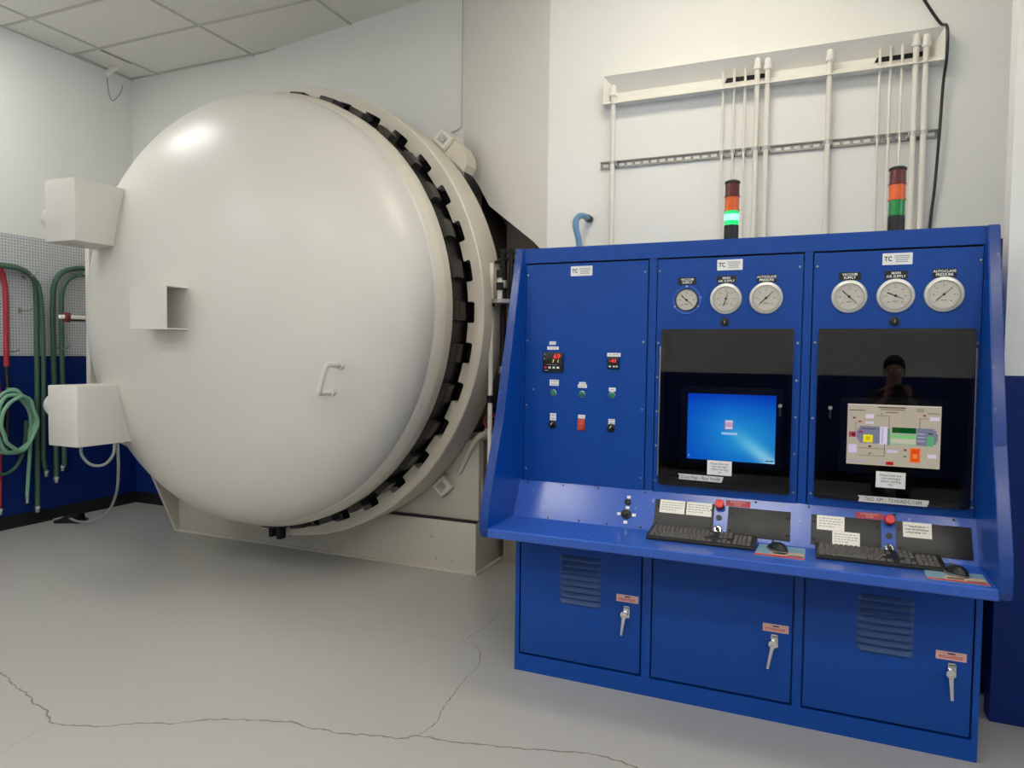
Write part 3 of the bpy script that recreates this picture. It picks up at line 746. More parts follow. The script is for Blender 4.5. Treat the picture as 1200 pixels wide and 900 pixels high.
def selector(x, z, par, base=PU, r=0.016, ang=35, y=PF, col='black'):
    s_ = obj('selector_switch', lathe(bmesh.new(), [(r*1.3, 0.0), (r*1.3, -0.004), (r, -0.008), (r, -0.014), (0, -0.014)], (x, y, z), 20, 'y', base), M[col], par, True)
    T = base @ Matrix.Translation((x, y-0.02, z)) @ Matrix.Rotation(R(ang), 4, 'Y')
    obj('knob_bar', box(bmesh.new(), -r*0.25, r*0.25, -0.01, 0.01, -r*0.95, r*0.95, T, 0.002), M['black'], s_, True)
    obj('pointer', box(bmesh.new(), -0.0015, 0.0015, -0.0112, -0.0098, 0, r*0.9, T), M['white'], s_)
selector(-1.173, 0.294, con); selector(-0.872, 0.292, con)
rs = flat('rocker_switch', -1.040, -1.003, 0.272, 0.328, 0.010, M['orange_btn'], con, bev=0.003)
obj('lens', lathe(bmesh.new(), [(0.016, 0.0), (0.015, -0.008), (0, -0.010)], (-1.021, PF-0.010, 0.291), 18, 'y', PU), M['orange_btn'], rs, True)
# gauges
def gauge(x, z, r, ang, par, first=False):
    g = obj('gauge', lathe(bmesh.new(), [(r, 0.0), (r, -0.008), (r*0.97, -0.012), (r*0.80, -0.014), (r*0.78, -0.006), (r*0.74, -0.004)] if not first else [(r, 0.0), (r*0.98, -0.006), (r*0.9, -0.006), (r*0.74, -0.004)], (x, PF, z), 40, 'y', PU), M['bezel'] if not first else M['blue_lit_worn'], par, True)
    rd = r*0.77 if not first else r*0.70
    obj('dial', lathe(bmesh.new(), [(0, -0.006), (rd, -0.006), (rd, -0.002)], (x, PF, z), 40, 'y', PU), M['dial'], g)
    if first: obj('dial_ring', lathe(bmesh.new(), [(rd, -0.004), (rd, -0.010), (rd*1.1, -0.010), (rd*1.1, -0.004)], (x, PF, z), 40, 'y', PU), M['black'], g, True)
    bm = bmesh.new()
    for k in range(25):
        a_ = R(225-270*k/24); r0 = rd*(0.80 if k % 4 == 0 else 0.86); r1 = rd*0.92
        T = PU @ Matrix.Translation((x, PF-0.0064, z)) @ Matrix.Rotation(-a_, 4, 'Y')
        box(bm, r0, r1, -0.0002, 0.0002, -0.0007, 0.0007, T)
    obj('scale', bm, M['ink'], g)
    bm = bmesh.new()
    for k in range(7):
        a_ = R(225-270*k/6)
        px, pz = x+rd*0.66*math.cos(a_), z+rd*0.66*math.sin(a_)
        box(bm, px-0.003, px+0.003, PF-0.0067, PF-0.0061, pz-0.0022, pz+0.0022, PU)
    box(bm, x-0.010, x+0.010, PF-0.0067, PF-0.0061, z-rd*0.42-0.0015, z-rd*0.42+0.0015, PU)
    obj('numerals', bm, M['grey_ink'], g)
    T = PU @ Matrix.Translation((x, PF-0.009, z)) @ Matrix.Rotation(-R(ang), 4, 'Y')
    bm = bmesh.new(); prism(bm, [(-rd*0.62, -0.0022), (-rd*0.62, 0.0022), (rd*0.62, 0.0008), (rd*0.62, -0.0008)], 'y', -0.0006, 0.0006, T)
    cyl(bm, (x, PF-0.006, z), (0, -1, 0), 0.005, 0.005, 12, mx=PU)
    obj('needle', bm, M['ink'], g)
    for a_ in (90, 210, 330):
        p = PU @ Vector((x+r*0.9*math.cos(R(a_)), PF-0.009, z+r*0.9*math.sin(R(a_))))
        link('bezel_screw', scr if first else scd, g, p, (-LEAN, 0, 0))
    obj('lens', lathe(bmesh.new(), [(0, -0.0125), (rd*0.9, -0.0122), (rd, -0.0118)], (x, PF, z), 32, 'y', PU), M['clear'], g)
GA = [(-0.526, 0.903, 0.068, -40, p2, True, 'VACUUM\nSUPPLY'), (-0.352, 0.905, 0.070, 72, p2, False, 'MAIN\nAIR SUPPLY'), (-0.181, 0.905, 0.071, 45, p2, False, 'AUTOCLAVE\nPRESSURE'),
      (0.151, 0.904, 0.070, -42, p3, False, 'VACUUM\nSUPPLY'), (0.324, 0.904, 0.071, -24, p3, False, 'MAIN\nAIR SUPPLY'), (0.497, 0.906, 0.072, 42, p3, False, 'AUTOCLAVE\nPRESSURE')]
for x, z, r, ang, par, first, t_ in GA:
    gauge(x, z, r, ang, con, first)
    flat('gauge_label', x-0.042, x+0.042, z+0.070, z+0.104, 0.0016, M['black'], par)
    text('gauge_lettering', t_, 0.0145, M['white'], TX(PU, x, z+0.087, PF-0.002), par, sx=0.92, bold=0.0004, space=0.95)
for x, z, par in ((-0.355, 0.800, p2), (0.324, 0.799, p3)):
    k_ = obj('round_lock', lathe(bmesh.new(), [(0.019, 0.0), (0.019, -0.008), (0.014, -0.012), (0.010, -0.012), (0.009, -0.009), (0, -0.009)], (x, PF, z), 24, 'y', PU), M['black'], con, True)
    flat('key_slot', x-0.002, x+0.002, z-0.006, z+0.006, 0.0125, M['steel'], k_)
# monitor bays
def picture(name, W_, H_, quads, base, x0, z0, y, par, grid=None):
    """flat picture of a lit screen: rectangles of colour, later ones proud of earlier ones"""
    bm = bmesh.new(); cl = bm.loops.layers.float_color.new('Col')
    def quad(u0, u1, v0, v1, c, lay):
        vs_ = [bm.verts.new(base @ Vector((x0+u*W_, y-0.00012*lay, z0+v*H_))) for u, v in ((u0, v0), (u1, v0), (u1, v1), (u0, v1))]
        f = bm.faces.new(vs_)
        return f
    if grid:
        nx, ny, fn = grid
        V = [[bm.verts.new(base @ Vector((x0+W_*i/nx, y, z0+H_*j/ny))) for i in range(nx+1)] for j in range(ny+1)]
        for j in range(ny):
            for i in range(nx):
                f = bm.faces.new((V[j][i], V[j][i+1], V[j+1][i+1], V[j+1][i]))
                for lp, (a_, b_) in zip(f.loops, ((i, j), (i+1, j), (i+1, j+1), (i, j+1))): lp[cl] = lin(fn(a_/nx, b_/ny))+(1,)
    for lay, (u0, u1, v0, v1, c) in enumerate(quads):
        f = quad(u0, u1, v0, v1, c, lay+1)
        for lp in f.loops: lp[cl] = lin(c)+(1,)
    vs_ = [v.co for v in bm.verts]; c_ = sum(vs_, Vector())/len(vs_)
    bmesh.ops.translate(bm, verts=bm.verts, vec=-c_)
    me = bpy.data.meshes.new(name); bm.to_mesh(me); bm.free(); me.materials.append(M['screen'])
    return link(name, me, par, c_)
def bluefn(u, v):
    # deep blue wallpaper with a pale swoosh towards the lower right
    d = math.exp(-((u-0.78)**2*3.0+(v-0.28)**2*5.0)); s = math.exp(-((v-(0.92-0.95*u))**2)*60)*max(0, u-0.45)*1.6
    e = max(0, 1-abs(u-0.45)*1.6)*max(0, 1-abs(v-0.55)*1.5)
    r = 4+26*d+150*s+14*e; g = 74+58*d+110*s+34*e; b = 186+14*d+40*s+16*e
    if v > 0.8: g -= (v-0.8)*110; b -= (v-0.8)*60
    return (min(255, max(0, r)), min(255, max(0, g)), min(255, max(0, b)))
TAN = (178, 168, 146)
hmi = [(0, 1, 0, 1, TAN), (0.0, 1.0, 0.985, 1, (214, 206, 186)), (0.33, 0.63, 0.945, 0.965, (86, 80, 66)), (0.36, 0.62, 0.915, 0.93, (110, 102, 86)), (0.42, 0.55, 0.87, 0.885, (96, 90, 76)),
       (0.02, 0.20, 0.89, 0.905, (104, 98, 84)), (0.74, 0.82, 0.90, 0.96, (150, 142, 124)), (0.86, 0.98, 0.875, 0.89, (120, 114, 98)),
       (0.14, 0.36, 0.36, 0.64, (120, 122, 138)), (0.12, 0.15, 0.40, 0.60, (120, 122, 138)), (0.105, 0.13, 0.44, 0.56, (120, 122, 138)),
       (0.02, 0.10, 0.45, 0.54, (156, 70, 88)), (0.055, 0.085, 0.47, 0.52, (110, 20, 40)), (0.18, 0.285, 0.375, 0.50, (236, 220, 40)), (0.21, 0.255, 0.41, 0.47, (206, 180, 30)),
       (0.16, 0.31, 0.59, 0.605, (80, 70, 96)), (0.13, 0.17, 0.52, 0.56, (150, 60, 90)),
       (0.36, 0.445, 0.35, 0.64, (214, 204, 222)), (0.44, 0.47, 0.34, 0.62, (110, 140, 120)), (0.375, 0.40, 0.37, 0.62, (190, 176, 206)),
       (0.47, 0.75, 0.36, 0.64, (150, 176, 140)), (0.49, 0.745, 0.55, 0.64, (14, 78, 30)), (0.47, 0.75, 0.475, 0.505, (110, 200, 100)), (0.48, 0.74, 0.38, 0.46, (188, 190, 160)),
       (0.75, 0.93, 0.36, 0.64, (118, 120, 138)), (0.93, 0.955, 0.39, 0.61, (118, 120, 138)), (0.955, 0.97, 0.44, 0.56, (118, 120, 138)), (0.86, 0.93, 0.355, 0.52, (90, 168, 112)), (0.87, 0.92, 0.55, 0.57, (50, 60, 60)),
       (0.76, 0.84, 0.545, 0.555, (190, 186, 210)), (0.76, 0.84, 0.49, 0.50, (190, 186, 210)), (0.76, 0.84, 0.43, 0.44, (190, 186, 210)),
       (0.685, 0.795, 0.085, 0.315, (236, 110, 50)), (0.70, 0.78, 0.10, 0.30, (220, 80, 20)), (0.715, 0.765, 0.15, 0.22, (240, 130, 60)),
       (0.435, 0.515, 0.02, 0.075, (176, 24, 36)), (0.02, 0.24, 0.035, 0.075, (170, 160, 168)), (0.35, 0.43, 0.035, 0.07, (170, 160, 168)),
       (0.20, 0.29, 0.77, 0.84, (214, 204, 216)), (0.20, 0.29, 0.68, 0.72, (206, 194, 214)), (0.02, 0.11, 0.19, 0.33, (206, 196, 214)), (0.44, 0.56, 0.22, 0.27, (200, 188, 204)), (0.87, 0.96, 0.17, 0.23, (210, 198, 210)), (0.88, 0.98, 0.77, 0.83, (212, 200, 214)),
       (0.13, 0.41, 0.275, 0.282, (100, 94, 82)), (0.13, 0.41, 0.155, 0.162, (100, 94, 82)), (0.41, 0.417, 0.155, 0.36, (100, 94, 82)), (0.45, 0.457, 0.64, 0.82, (100, 94, 82)), (0.31, 0.457, 0.815, 0.822, (100, 94, 82)), (0.775, 0.782, 0.64, 0.80, (100, 94, 82)), (0.775, 0.87, 0.795, 0.802, (100, 94, 82)), (0.09, 0.097, 0.56, 0.71, (120, 112, 96)),
       (0.12, 0.16, 0.70, 0.725, (170, 50, 60)), (0.06, 0.09, 0.76, 0.785, (110, 50, 50)), (0.24, 0.27, 0.295, 0.325, (120, 30, 30)), (0.24, 0.27, 0.18, 0.205, (60, 140, 80)), (0.36, 0.385, 0.84, 0.86, (110, 140, 90)), (0.62, 0.65, 0.265, 0.295, (150, 40, 40)), (0.62, 0.65, 0.16, 0.185, (40, 130, 70)), (0.81, 0.84, 0.835, 0.86, (120, 40, 40))]
blu = [(0.425, 0.54, 0.46, 0.62, (92, 120, 176)), (0.44, 0.525, 0.48, 0.61, (206, 212, 230)), (0.44, 0.525, 0.51, 0.585, (196, 160, 190)), (0.40, 0.58, 0.395, 0.43, (150, 200, 226)),
       (0.90, 0.985, 0.03, 0.045, (30, 50, 90)), (0.02, 0.035, 0.04, 0.07, (120, 170, 220))]
def bay(par, gx0, gx1, gz0, gz1, sc, pic, note, tape_, tape_txt, hinge_left):
    cx0, cx1, cz0, cz1 = gx0+0.011, gx1-0.011, gz0+0.013, gz1-0.013
    bm = bmesh.new()
    box(bm, cx0-0.006, cx1+0.006, 0.16, 0.17, cz0-0.006, cz1+0.006, PU)
    for d in ((cx0-0.008, cx0, cz0, cz1), (cx1, cx1+0.008, cz0, cz1), (cx0, cx1, cz0-0.008, cz0), (cx0, cx1, cz1, cz1+0.008)):
        box(bm, d[0], d[1], 0.012, 0.16, d[2], d[3], PU)
    obj('monitor_recess', bm, M['blackmatte'], par)
    s0, s1, v0, v1 = sc
    mon = obj('monitor', box(bmesh.new(), s0-0.03, s1+0.03, 0.022, 0.06, v0-0.035, v1+0.03, PU, 0.004), M['black'], con, True)
    pc = picture('screen', s1-s0, v1-v0, pic[0], PU, s0, v0, 0.0212, mon, pic[1])
    rc = 0.018; rp = []
    for (qx, qz, a0) in ((gx1-rc, gz1-rc, 0), (gx0+rc, gz1-rc, 90), (gx0+rc, gz0+rc, 180), (gx1-rc, gz0+rc, 270)):
        for k in range(5): rp.append((qx+rc*math.cos(R(a0+22.5*k)), qz+rc*math.sin(R(a0+22.5*k))))
    dr = obj('smoked_door', prism(bmesh.new(), rp, 'y', -0.020, -0.012, PU), M['glass'], con)
    fr = bmesh.new()
    for d in ((gx0, gx1, gz1-0.016, gz1), (gx0, gx1, gz0, gz0+0.016), (gx0, gx0+0.014, gz0+0.016, gz1-0.016), (gx1-0.014, gx1, gz0+0.016, gz1-0.016)):
        box(fr, d[0], d[1], -0.0118, -0.0025, d[2], d[3], PU)
    obj('door_gasket', fr, M['black'], dr)
    hx = gx0-0.004 if hinge_left else gx1+0.004
    obj('piano_hinge', cyl(bmesh.new(), (hx, -0.010, gz0+0.04), (0, 0, 1), 0.004, gz1-gz0-0.12, 10, mx=PU), M['steel'], dr, True)
    lx = gx1-0.047 if hinge_left else gx0+0.055
    obj('door_knob', cyl(bmesh.new(), (lx, -0.020, gz0+0.39), (0, -1, 0), 0.008, 0.012, 14, mx=PU), M['steel'], dr, True)
    obj('door_pull', box(bmesh.new(), lx-0.004, lx+0.004, -0.026, -0.0201, gz0+0.345, gz0+0.380, PU), M['black'], dr)
    n0, n1, m0, m1 = note
    nt_ = flat('paper_note', n0, n1, m0, m1, 0.0006, M['white'], dr, y=-0.0202)
    text('note_lettering', 'Please clear any\ncure messages\nbefore starting\nrun', (m1-m0)*0.20, M['ink'], TX(PU, (n0+n1)/2, (m0+m1)/2, -0.021), dr, sx=0.86, space=0.95)
    bm = bmesh.new(); t0, t1, zl, zr = tape_
    prism(bm, [(t0, zl+0.013), (t0+0.008, zl+0.004), (t0+0.004, zl-0.013), (t1-0.008, zr-0.013), (t1-0.003, zr), (t1, zr+0.013)], 'y', -0.0206, -0.0202, PU)
    obj('tape_strip', bm, M['tape'], dr)
    text('tape_lettering', tape_txt, 0.020, M['ink'], TX(PU, (t0+t1)/2, (zl+zr)/2, -0.0209), dr, sx=0.9)
bay(p2, -0.636, -0.062, 0.040, 0.768, (-0.513, -0.127, 0.166, 0.472), (blu, (36, 28, bluefn)), (-0.413, -0.306, 0.104, 0.170), (-0.545, -0.341, 0.086, 0.084), 'Cure Map - Run Inside', True)
bay(p3, 0.036, 0.613, 0.040, 0.768, (0.161, 0.508, 0.191, 0.449), (hmi, None), (0.273, 0.382, 0.105, 0.172), (0.206, 0.470, 0.052, 0.052), 'OLD API - 7210/ADC/10M', False)
# sloping panel furniture
def plate(x0, x1, z0, z1):
    p_ = obj('blank_plate', box(bmesh.new(), x0, x1, -0.004, 0.0, z0, z1, PS, 0.001), M['plate'], con, True)
    for x in (x0+0.012, x1-0.012):
        for z in (z0+0.022, z1-0.03): put_screw(PS @ Matrix.Translation((0, -0.004, 0)), x, z, -SL, p_, scd)
    return p_
plates = [plate(-0.643, -0.376, 0.018, 0.152), plate(-0.315, -0.053, 0.018, 0.148), plate(0.030, 0.297, 0.016, 0.149), plate(0.352, 0.619, 0.020, 0.152)]
def card(x0, x1, z0, z1, par, y=-0.0045, lines=4, tint='grey_ink'):
    c_ = flat('paper_card', x0, x1, z0, z1, 0.0008, M['paper'], par, PS, y)
    bm = bmesh.new(); h_ = (z1-z0)/(lines+1.5)
    for k in range(lines):
        zz = z1-h_*(k+1.1); x = x0+0.008; e = x1-0.008-(0.03 if k == lines-1 else 0)
        while x < e-0.004:
            ww = random.uniform(0.006, 0.014); box(bm, x, min(e, x+ww), y-0.0012, y-0.0008, zz-0.0016, zz+0.0016, PS); x += ww+0.004
    obj('card_print', bm, M[tint], par)
card(-0.621, -0.507, 0.090, 0.152, plates[0]); card(-0.499, -0.386, 0.090, 0.152, plates[0])
card(0.052, 0.159, 0.084, 0.147, plates[2]); card(0.113, 0.218, 0.024, 0.083, plates[2], -0.0055); card(0.377, 0.480, 0.088, 0.152, plates[3], -0.0045, 3)
text('card_lettering', 'Please Record\nyour Serial Numbers\nfor all these runs', 0.011, M['ink'], TX(PS, 0.4285, 0.122, -0.0062), plates[3], sx=0.8)
def estop(x, z, lx, lw):
    e = obj('emergency_stop', lathe(bmesh.new(), [(0.018, 0.0), (0.018, -0.006), (0.013, -0.008), (0.013, -0.022)], (x, 0, z), 24, 'y', PS), M['black'], con, True)
    obj('mushroom_cap', lathe(bmesh.new(), [(0.014, -0.020), (0.021, -0.024), (0.021, -0.032), (0.017, -0.037), (0, -0.038)], (x, 0, z), 28, 'y', PS), M['red'], e, True)
    l_ = flat('stop_label', lx-lw/2, lx+lw/2, z+0.003, z+0.030, 0.0012, M['redlab'], con, PS, 0.0)
    text('stop_lettering', 'EMERGENCY\nSTOP', 0.0115, M['pink'], TX(PS, lx, z+0.0165, -0.0016), l_)
estop(-0.352, 0.148, -0.275, 0.105); estop(0.328, 0.148, 0.255, 0.105)
def keysw(x, z):
    k_ = obj('key_switch', lathe(bmesh.new(), [(0.020, 0.0), (0.020, -0.004), (0.015, -0.009), (0.0, -0.009)], (x, 0, z), 24, 'y', PS), M['chrome'], con, True)
    obj('key_barrel', lathe(bmesh.new(), [(0.009, -0.009), (0.009, -0.014), (0, -0.014)], (x, 0, z), 16, 'y', PS), M['black'], k_, True)
    T = PS @ Matrix.Translation((x, -0.016, z)) @ Matrix.Rotation(R(-35), 4, 'Y')
    obj('switch_lever', box(bmesh.new(), -0.004, 0.004, -0.006, 0.006, -0.014, 0.014, T, 0.001), M['black'], k_, True)
keysw(-0.354, 0.036); keysw(0.326, 0.034)
obj('black_button', lathe(bmesh.new(), [(0.013, 0.0), (0.012, -0.006), (0, -0.006)], (0.326, 0, 0.087), 20, 'y', PS), M['black'], con, True)
obj('black_button', lathe(bmesh.new(), [(0.013, 0.0), (0.012, -0.006), (0, -0.006)], (-0.353, 0, 0.092), 20, 'y', PS), M['black'], con, True)
jk = obj('joystick', lathe(bmesh.new(), [(0.024, 0.0), (0.024, -0.004), (0.018, -0.008), (0.010, -0.012), (0.008, -0.022), (0.010, -0.028), (0, -0.030)], (-0.775, 0, 0.064), 24, 'y', PS), M['plate'], con, True)
obj('black_button', lathe(bmesh.new(), [(0.015, 0.0), (0.015, -0.008), (0.010, -0.012), (0, -0.012)], (-0.774, 0, 0.124), 22, 'y', PS), M['black'], con, True)
dotm = None
for x, z in ((-0.773, 0.149), (-0.773, 0.097), (-0.810, 0.064), (-0.738, 0.064), (-0.774, 0.026)):
    flat('direction_label', x-0.009, x+0.009, z-0.007, z+0.007, 0.001, M['white'], con, PS, 0.0)

# ------------------------------------------------------------------ keyboards, mice, mouse pads
def keyboard(x, y, rz, label):
    k = empty('keyboard', (x, y, 0.78), label, 'keyboard', 'keyboards on the console desk')
    W_, D_ = 0.455, 0.150
    T = Matrix.Translation((x, y, 0.7805)) @ Matrix.Rotation(R(rz), 4, 'Z')
    bm = bmesh.new(); prism(bm, [(-D_/2, 0.0), (-D_/2, 0.012), (-D_/2+0.012, 0.015), (D_/2, 0.030), (D_/2, 0.006), (D_/2-0.02, 0.0)], 'x', -W_/2, W_/2, T)
    es = bm.edges[:]; bmesh.ops.bevel(bm, geom=es, offset=0.002, segments=1, affect='EDGES')
    obj('keyboard_body', bm, M['kb'], k)
    sl = math.atan2(0.015, D_-0.012)
    kd = {}
    def key(u, v, w_, h_=0.0155):
        kk = (round(w_, 4), round(h_, 4))
        if kk not in kd:
            b_ = bmesh.new(); box(b_, -w_/2, w_/2, -h_/2, h_/2, 0, 0.0075)
            for vtx in b_.verts:
                if vtx.co.z > 0.005: vtx.co.x *= 1-0.004/w_; vtx.co.y *= 0.76
            kd[kk] = to_mesh('key', b_, M['key'])
        zz = 0.015+(v+D_/2-0.012)*math.tan(sl)
        p = T @ Vector((u, v, zz)); link('key', kd[kk], k, p, (sl, 0, R(rz)))
    u0 = -W_/2+0.018; p = 0.0187
    for r_ in range(6):
        v = D_/2-0.018-r_*0.0205-(0.004 if r_ else 0)
        if r_ == 5:
            u = u0-0.008
            for w_ in (0.025, 0.022, 0.022, 0.105, 0.022, 0.022, 0.022, 0.025):
                key(u+w_/2, v, w_-0.0022); u += w_+0.0005
        else:
            off = (0, 0, 0.009, 0.013, 0.022)[r_]
            if r_ in (2, 3, 4): key(u0-0.008+(off+0.016)/2-0.001, v, off+0.012)
            n_ = (13, 14, 12, 11, 10)[r_]
            for c_ in range(n_): key(u0+0.006+off+c_*p+(0.012 if r_ > 1 else 0), v, 0.0165)
        for c_ in range(3):
            if r_ in (0, 1, 2) or r_ == 5 or (r_ == 4 and c_ == 1): key(0.0705+c_*p+0.012, v, 0.0165)
        if r_ > 0:
            for c_ in range(4):
                key(0.144+c_*p, v, 0.0165)
    for c_ in range(3): 
        b_ = T @ Vector((0.15+c_*0.018, D_/2-0.018, 0.029)); link('status_lamp', kd[(0.0165, 0.0155)], k, b_, (sl, 0, R(rz))).scale = (0.25, 0.25, 0.2)
keyboard(-0.412, 3.115, 0.3, 'black keyboard on the desk below the blue-screen monitor')
keyboard(0.276, 3.115, 1.2, 'black keyboard on the desk below the tan process-diagram monitor')
def mousepad(pts, label):
    t = empty('mouse_pad', (sum(p[0] for p in pts)/4, sum(p[1] for p in pts)/4, 0.78), label, 'mouse pad', 'mouse pads on the console desk')
    bl, br, tr, tl = [Vector((p[0], p[1], 0)) for p in pts]
    def P(u, v): q = bl.lerp(br, u).lerp(tl.lerp(tr, u), v); return (q.x, q.y)
    def patch(name, u0, u1, v0, v1, z0, z1, m): obj(name, prism(bmesh.new(), [P(u0, v0), P(u1, v0), P(u1, v1), P(u0, v1)], 'z', z0, z1), m, t)
    patch('pad_base', 0, 1, 0, 1, 0.7805, 0.7835, M['mousepad_sky'])
    patch('pad_print', 0.3, 0.98, 0.16, 0.5, 0.7835, 0.7838, M['mousepad_sand'])
    patch('red_stripe', 0, 1, 0.0, 0.13, 0.7835, 0.7839, M['red'])
    patch('dark_print', 0.35, 0.62, 0.24, 0.34, 0.7838, 0.7841, M['ink'])
    patch('dark_print', 0.66, 0.97, 0.17, 0.23, 0.7838, 0.7841, M['ink'])
mousepad([(-0.183, 2.985), (0.008, 2.985), (0.010, 3.165), (-0.172, 3.165)], 'sky and red printed mouse pad beside the blue-screen keyboard')
mousepad([(0.423, 2.93), (0.620, 2.93), (0.622, 3.07), (0.428, 3.07)], 'sky and red printed mouse pad at the right desk end')
def mouse(x, y, rz, label):
    t = empty('mouse', (x, y, 0.784), label, 'mouse', 'computer mice on the console desk')
    T = Matrix.Translation((x, y, 0.7842)) @ Matrix.Rotation(R(rz), 4, 'Z')
    bm = bmesh.new(); r_ = bmesh.ops.create_uvsphere(bm, u_segments=24, v_segments=14, radius=1.0)
    for v in bm.verts:
        z = v.co.z; v.co.x *= 0.031; v.co.y *= 0.055; v.co.z = max(0.0, z)*0.034 if z > 0 else z*0.0
        v.co.z *= 1.0-0.25*(v.co.y/0.055)
    bmesh.ops.transform(bm, matrix=T, verts=bm.verts)
    obj('shell', bm, M['black'], t, True)
    bm = bmesh.new(); cyl(bm, (-0.003, 0.026, 0.026), (1, 0, 0), 0.008, 0.006, 16, mx=T); obj('scroll_wheel', bm, M['steel'], t, True)
    bm = tube(bmesh.new(), [T @ Vector((0.0312*math.cos(a_), 0.0555*math.sin(a_), 0.004)) for a_ in [math.pi*2*k/24 for k in range(25)]], 0.0025, 6, False)
    obj('side_band', bm, M['steel'], t, True)
mouse(-0.098, 3.09, 40, 'black mouse on the pad beside the blue-screen keyboard')
mouse(0.532, 3.035, 30, 'black mouse on the pad at the right desk end')

# ------------------------------------------------------------------ signal towers
def tower(x, y, lit, label):
    t = empty('signal_tower', (x, y, 2.12), label, 'signal light', 'stack lights on the console')
    r = 0.034
    def seg(name, z0, z1, m, rr=r):
        n = 24
        return obj(name, lathe(bmesh.new(), [(rr*0.6, z0), (rr, z0), (rr, z1), (rr*0.6, z1)], (x, y, 0), n, 'z'), m, t, True)
    obj('base', lathe(bmesh.new(), [(0, 2.12), (r*1.25, 2.12), (r*1.25, 2.128), (r, 2.130), (r, 2.214), (0, 2.214)], (x, y, 0), 28, 'z'), M['black'], t, True)
    obj('green_lens', lathe(bmesh.new(), [(0, 2.214), (r*0.98, 2.214), (r*0.98, 2.282), (0, 2.282)], (x, y, 0), 28, 'z'), M['lens_green_on' if lit else 'lens_green'], t, True)
    if lit:
        obj('lit_band', lathe(bmesh.new(), [(r*0.985, 2.236), (r*0.995, 2.240), (r*0.995, 2.262), (r*0.985, 2.266)], (x, y, 0), 28, 'z'), M['lamp_core'], t, True)
    obj('orange_lens', lathe(bmesh.new(), [(0, 2.286), (r*0.98, 2.286), (r*0.98, 2.348), (0, 2.348)], (x, y, 0), 28, 'z'), M['lens_orange'], t, True)
    obj('red_lens', lathe(bmesh.new(), [(0, 2.352), (r*0.98, 2.352), (r*0.98, 2.412), (0, 2.412)], (x, y, 0), 28, 'z'), M['lens_red'], t, True)
    for z, mm in ((2.281, 'lens_orange'), (2.347, 'lens_red')):
        obj('joint_ring', lathe(bmesh.new(), [(r*0.9, z), (r*1.06, z), (r*1.06, z+0.007), (r*0.9, z+0.007)], (x, y, 0), 28, 'z'), M[mm], t, True)
    obj('cap', lathe(bmesh.new(), [(r*0.9, 2.410), (r*1.05, 2.411), (r*1.05, 2.420), (r*0.8, 2.426), (0, 2.426)], (x, y, 0), 28, 'z'), M['black'], t, True)
tower(-0.357, 3.50, True, 'red, orange and green signal tower with its green segment lit')
tower(0.337, 3.50, False, 'red, orange and green signal tower with no segment lit')

# blue hose behind the console top
bh = empty('air_hose', (-1.31, 4.1, 2.0), 'short blue hose curving up behind the console top', 'hose')
obj('hose', tube(bmesh.new(), [(-1.295, 4.10, 2.0), (-1.305, 4.10, 2.25), (-1.328, 4.10, 2.36), (-1.332, 4.11, 2.41), (-1.322, 4.15, 2.445), (-1.312, 4.22, 2.455), (-1.31, 4.325, 2.455)], 0.019, 14), M['blue_hose'], bh, True)
obj('hose_collar', cyl(bmesh.new(), (-1.31, 4.27, 2.455), (0, 1, 0), 0.023, 0.055, 14), M['black'], bh, True)

# dark cabinet in the gap behind the console
dc = empty('dark_cabinet', (1.05, 4.0, 0), 'dark grey cabinet half hidden in the gap right of the console', 'cabinet')
bm = bmesh.new(); box(bm, 0.80, 1.30, 3.88, 4.28, 0.0, 2.13, bev=0.006); obj('body', bm, M['dark_grey'], dc, True)
B('top_lid', (0.79, 1.31, 3.87, 4.29, 2.13, 2.15), M['dark_grey'], dc)

# ================================================================== PIPE WALL
def frame_trough():
    t = empty('wall_trough', (-0.305, YP, 3.15), 'long white trough with sloping sides high above the console', 'trough')
    X0, X1, Z0, Z1 = -1.217, 0.605, 3.142, 3.312; d = 0.075
    xi0, xi1, zi0, zi1 = X0+0.075, X1-0.060, Z0+0.052, Z1-0.085
    yo, yi = YP-d, YP-0.004
    def member(name, o0, o1, i0, i1):
        # outer edge proud, inner edge on the wall
        bm = bmesh.new()
        vo = [bm.verts.new((o0[0], yo, o0[1])), bm.verts.new((o1[0], yo, o1[1])), bm.verts.new((i1[0], yi, i1[1])), bm.verts.new((i0[0], yi, i0[1]))]
        vb = [bm.verts.new((o0[0], YP, o0[1])), bm.verts.new((o1[0], YP, o1[1])), bm.verts.new((i1[0], YP, i1[1])), bm.verts.new((i0[0], YP, i0[1]))]
        bm.faces.new(vo); bm.faces.new(vb[::-1])
        for k in range(4): bm.faces.new((vo[k], vo[(k+1) % 4], vb[(k+1) % 4], vb[k]))
        obj(name, bm, M['trim'], t)
    member('top_rail', (X0, Z1), (X1, Z1), (xi0, zi1), (xi1, zi1))
    member('bottom_rail', (X0, Z0), (X1, Z0), (xi0, zi0), (xi1, zi0))
    member('side_rail', (X0, Z0), (X0, Z1), (xi0, zi0), (xi0, zi1))
    member('side_rail', (X1, Z0), (X1, Z1), (xi1, zi0), (xi1, zi1))
    B('back_board', (xi0-0.01, xi1+0.01, YP-0.004, YP-0.0005, zi0-0.01, zi1+0.01), M['trim'], t)
    for a_, b_ in ((-0.500, -0.262), (0.285, 0.520)):
        bm = bmesh.new(); prism(bm, [(a_, zi0+0.004), (b_, zi0+0.004), (b_, zi1-0.003), (a_+0.012, zi1-0.003)], 'y', YP-0.0065, YP-0.004)
        obj('slot_shade', bm, M['blackmatte'], t)  # flat dark sheet painted as the shade inside a cable opening
frame_trough()
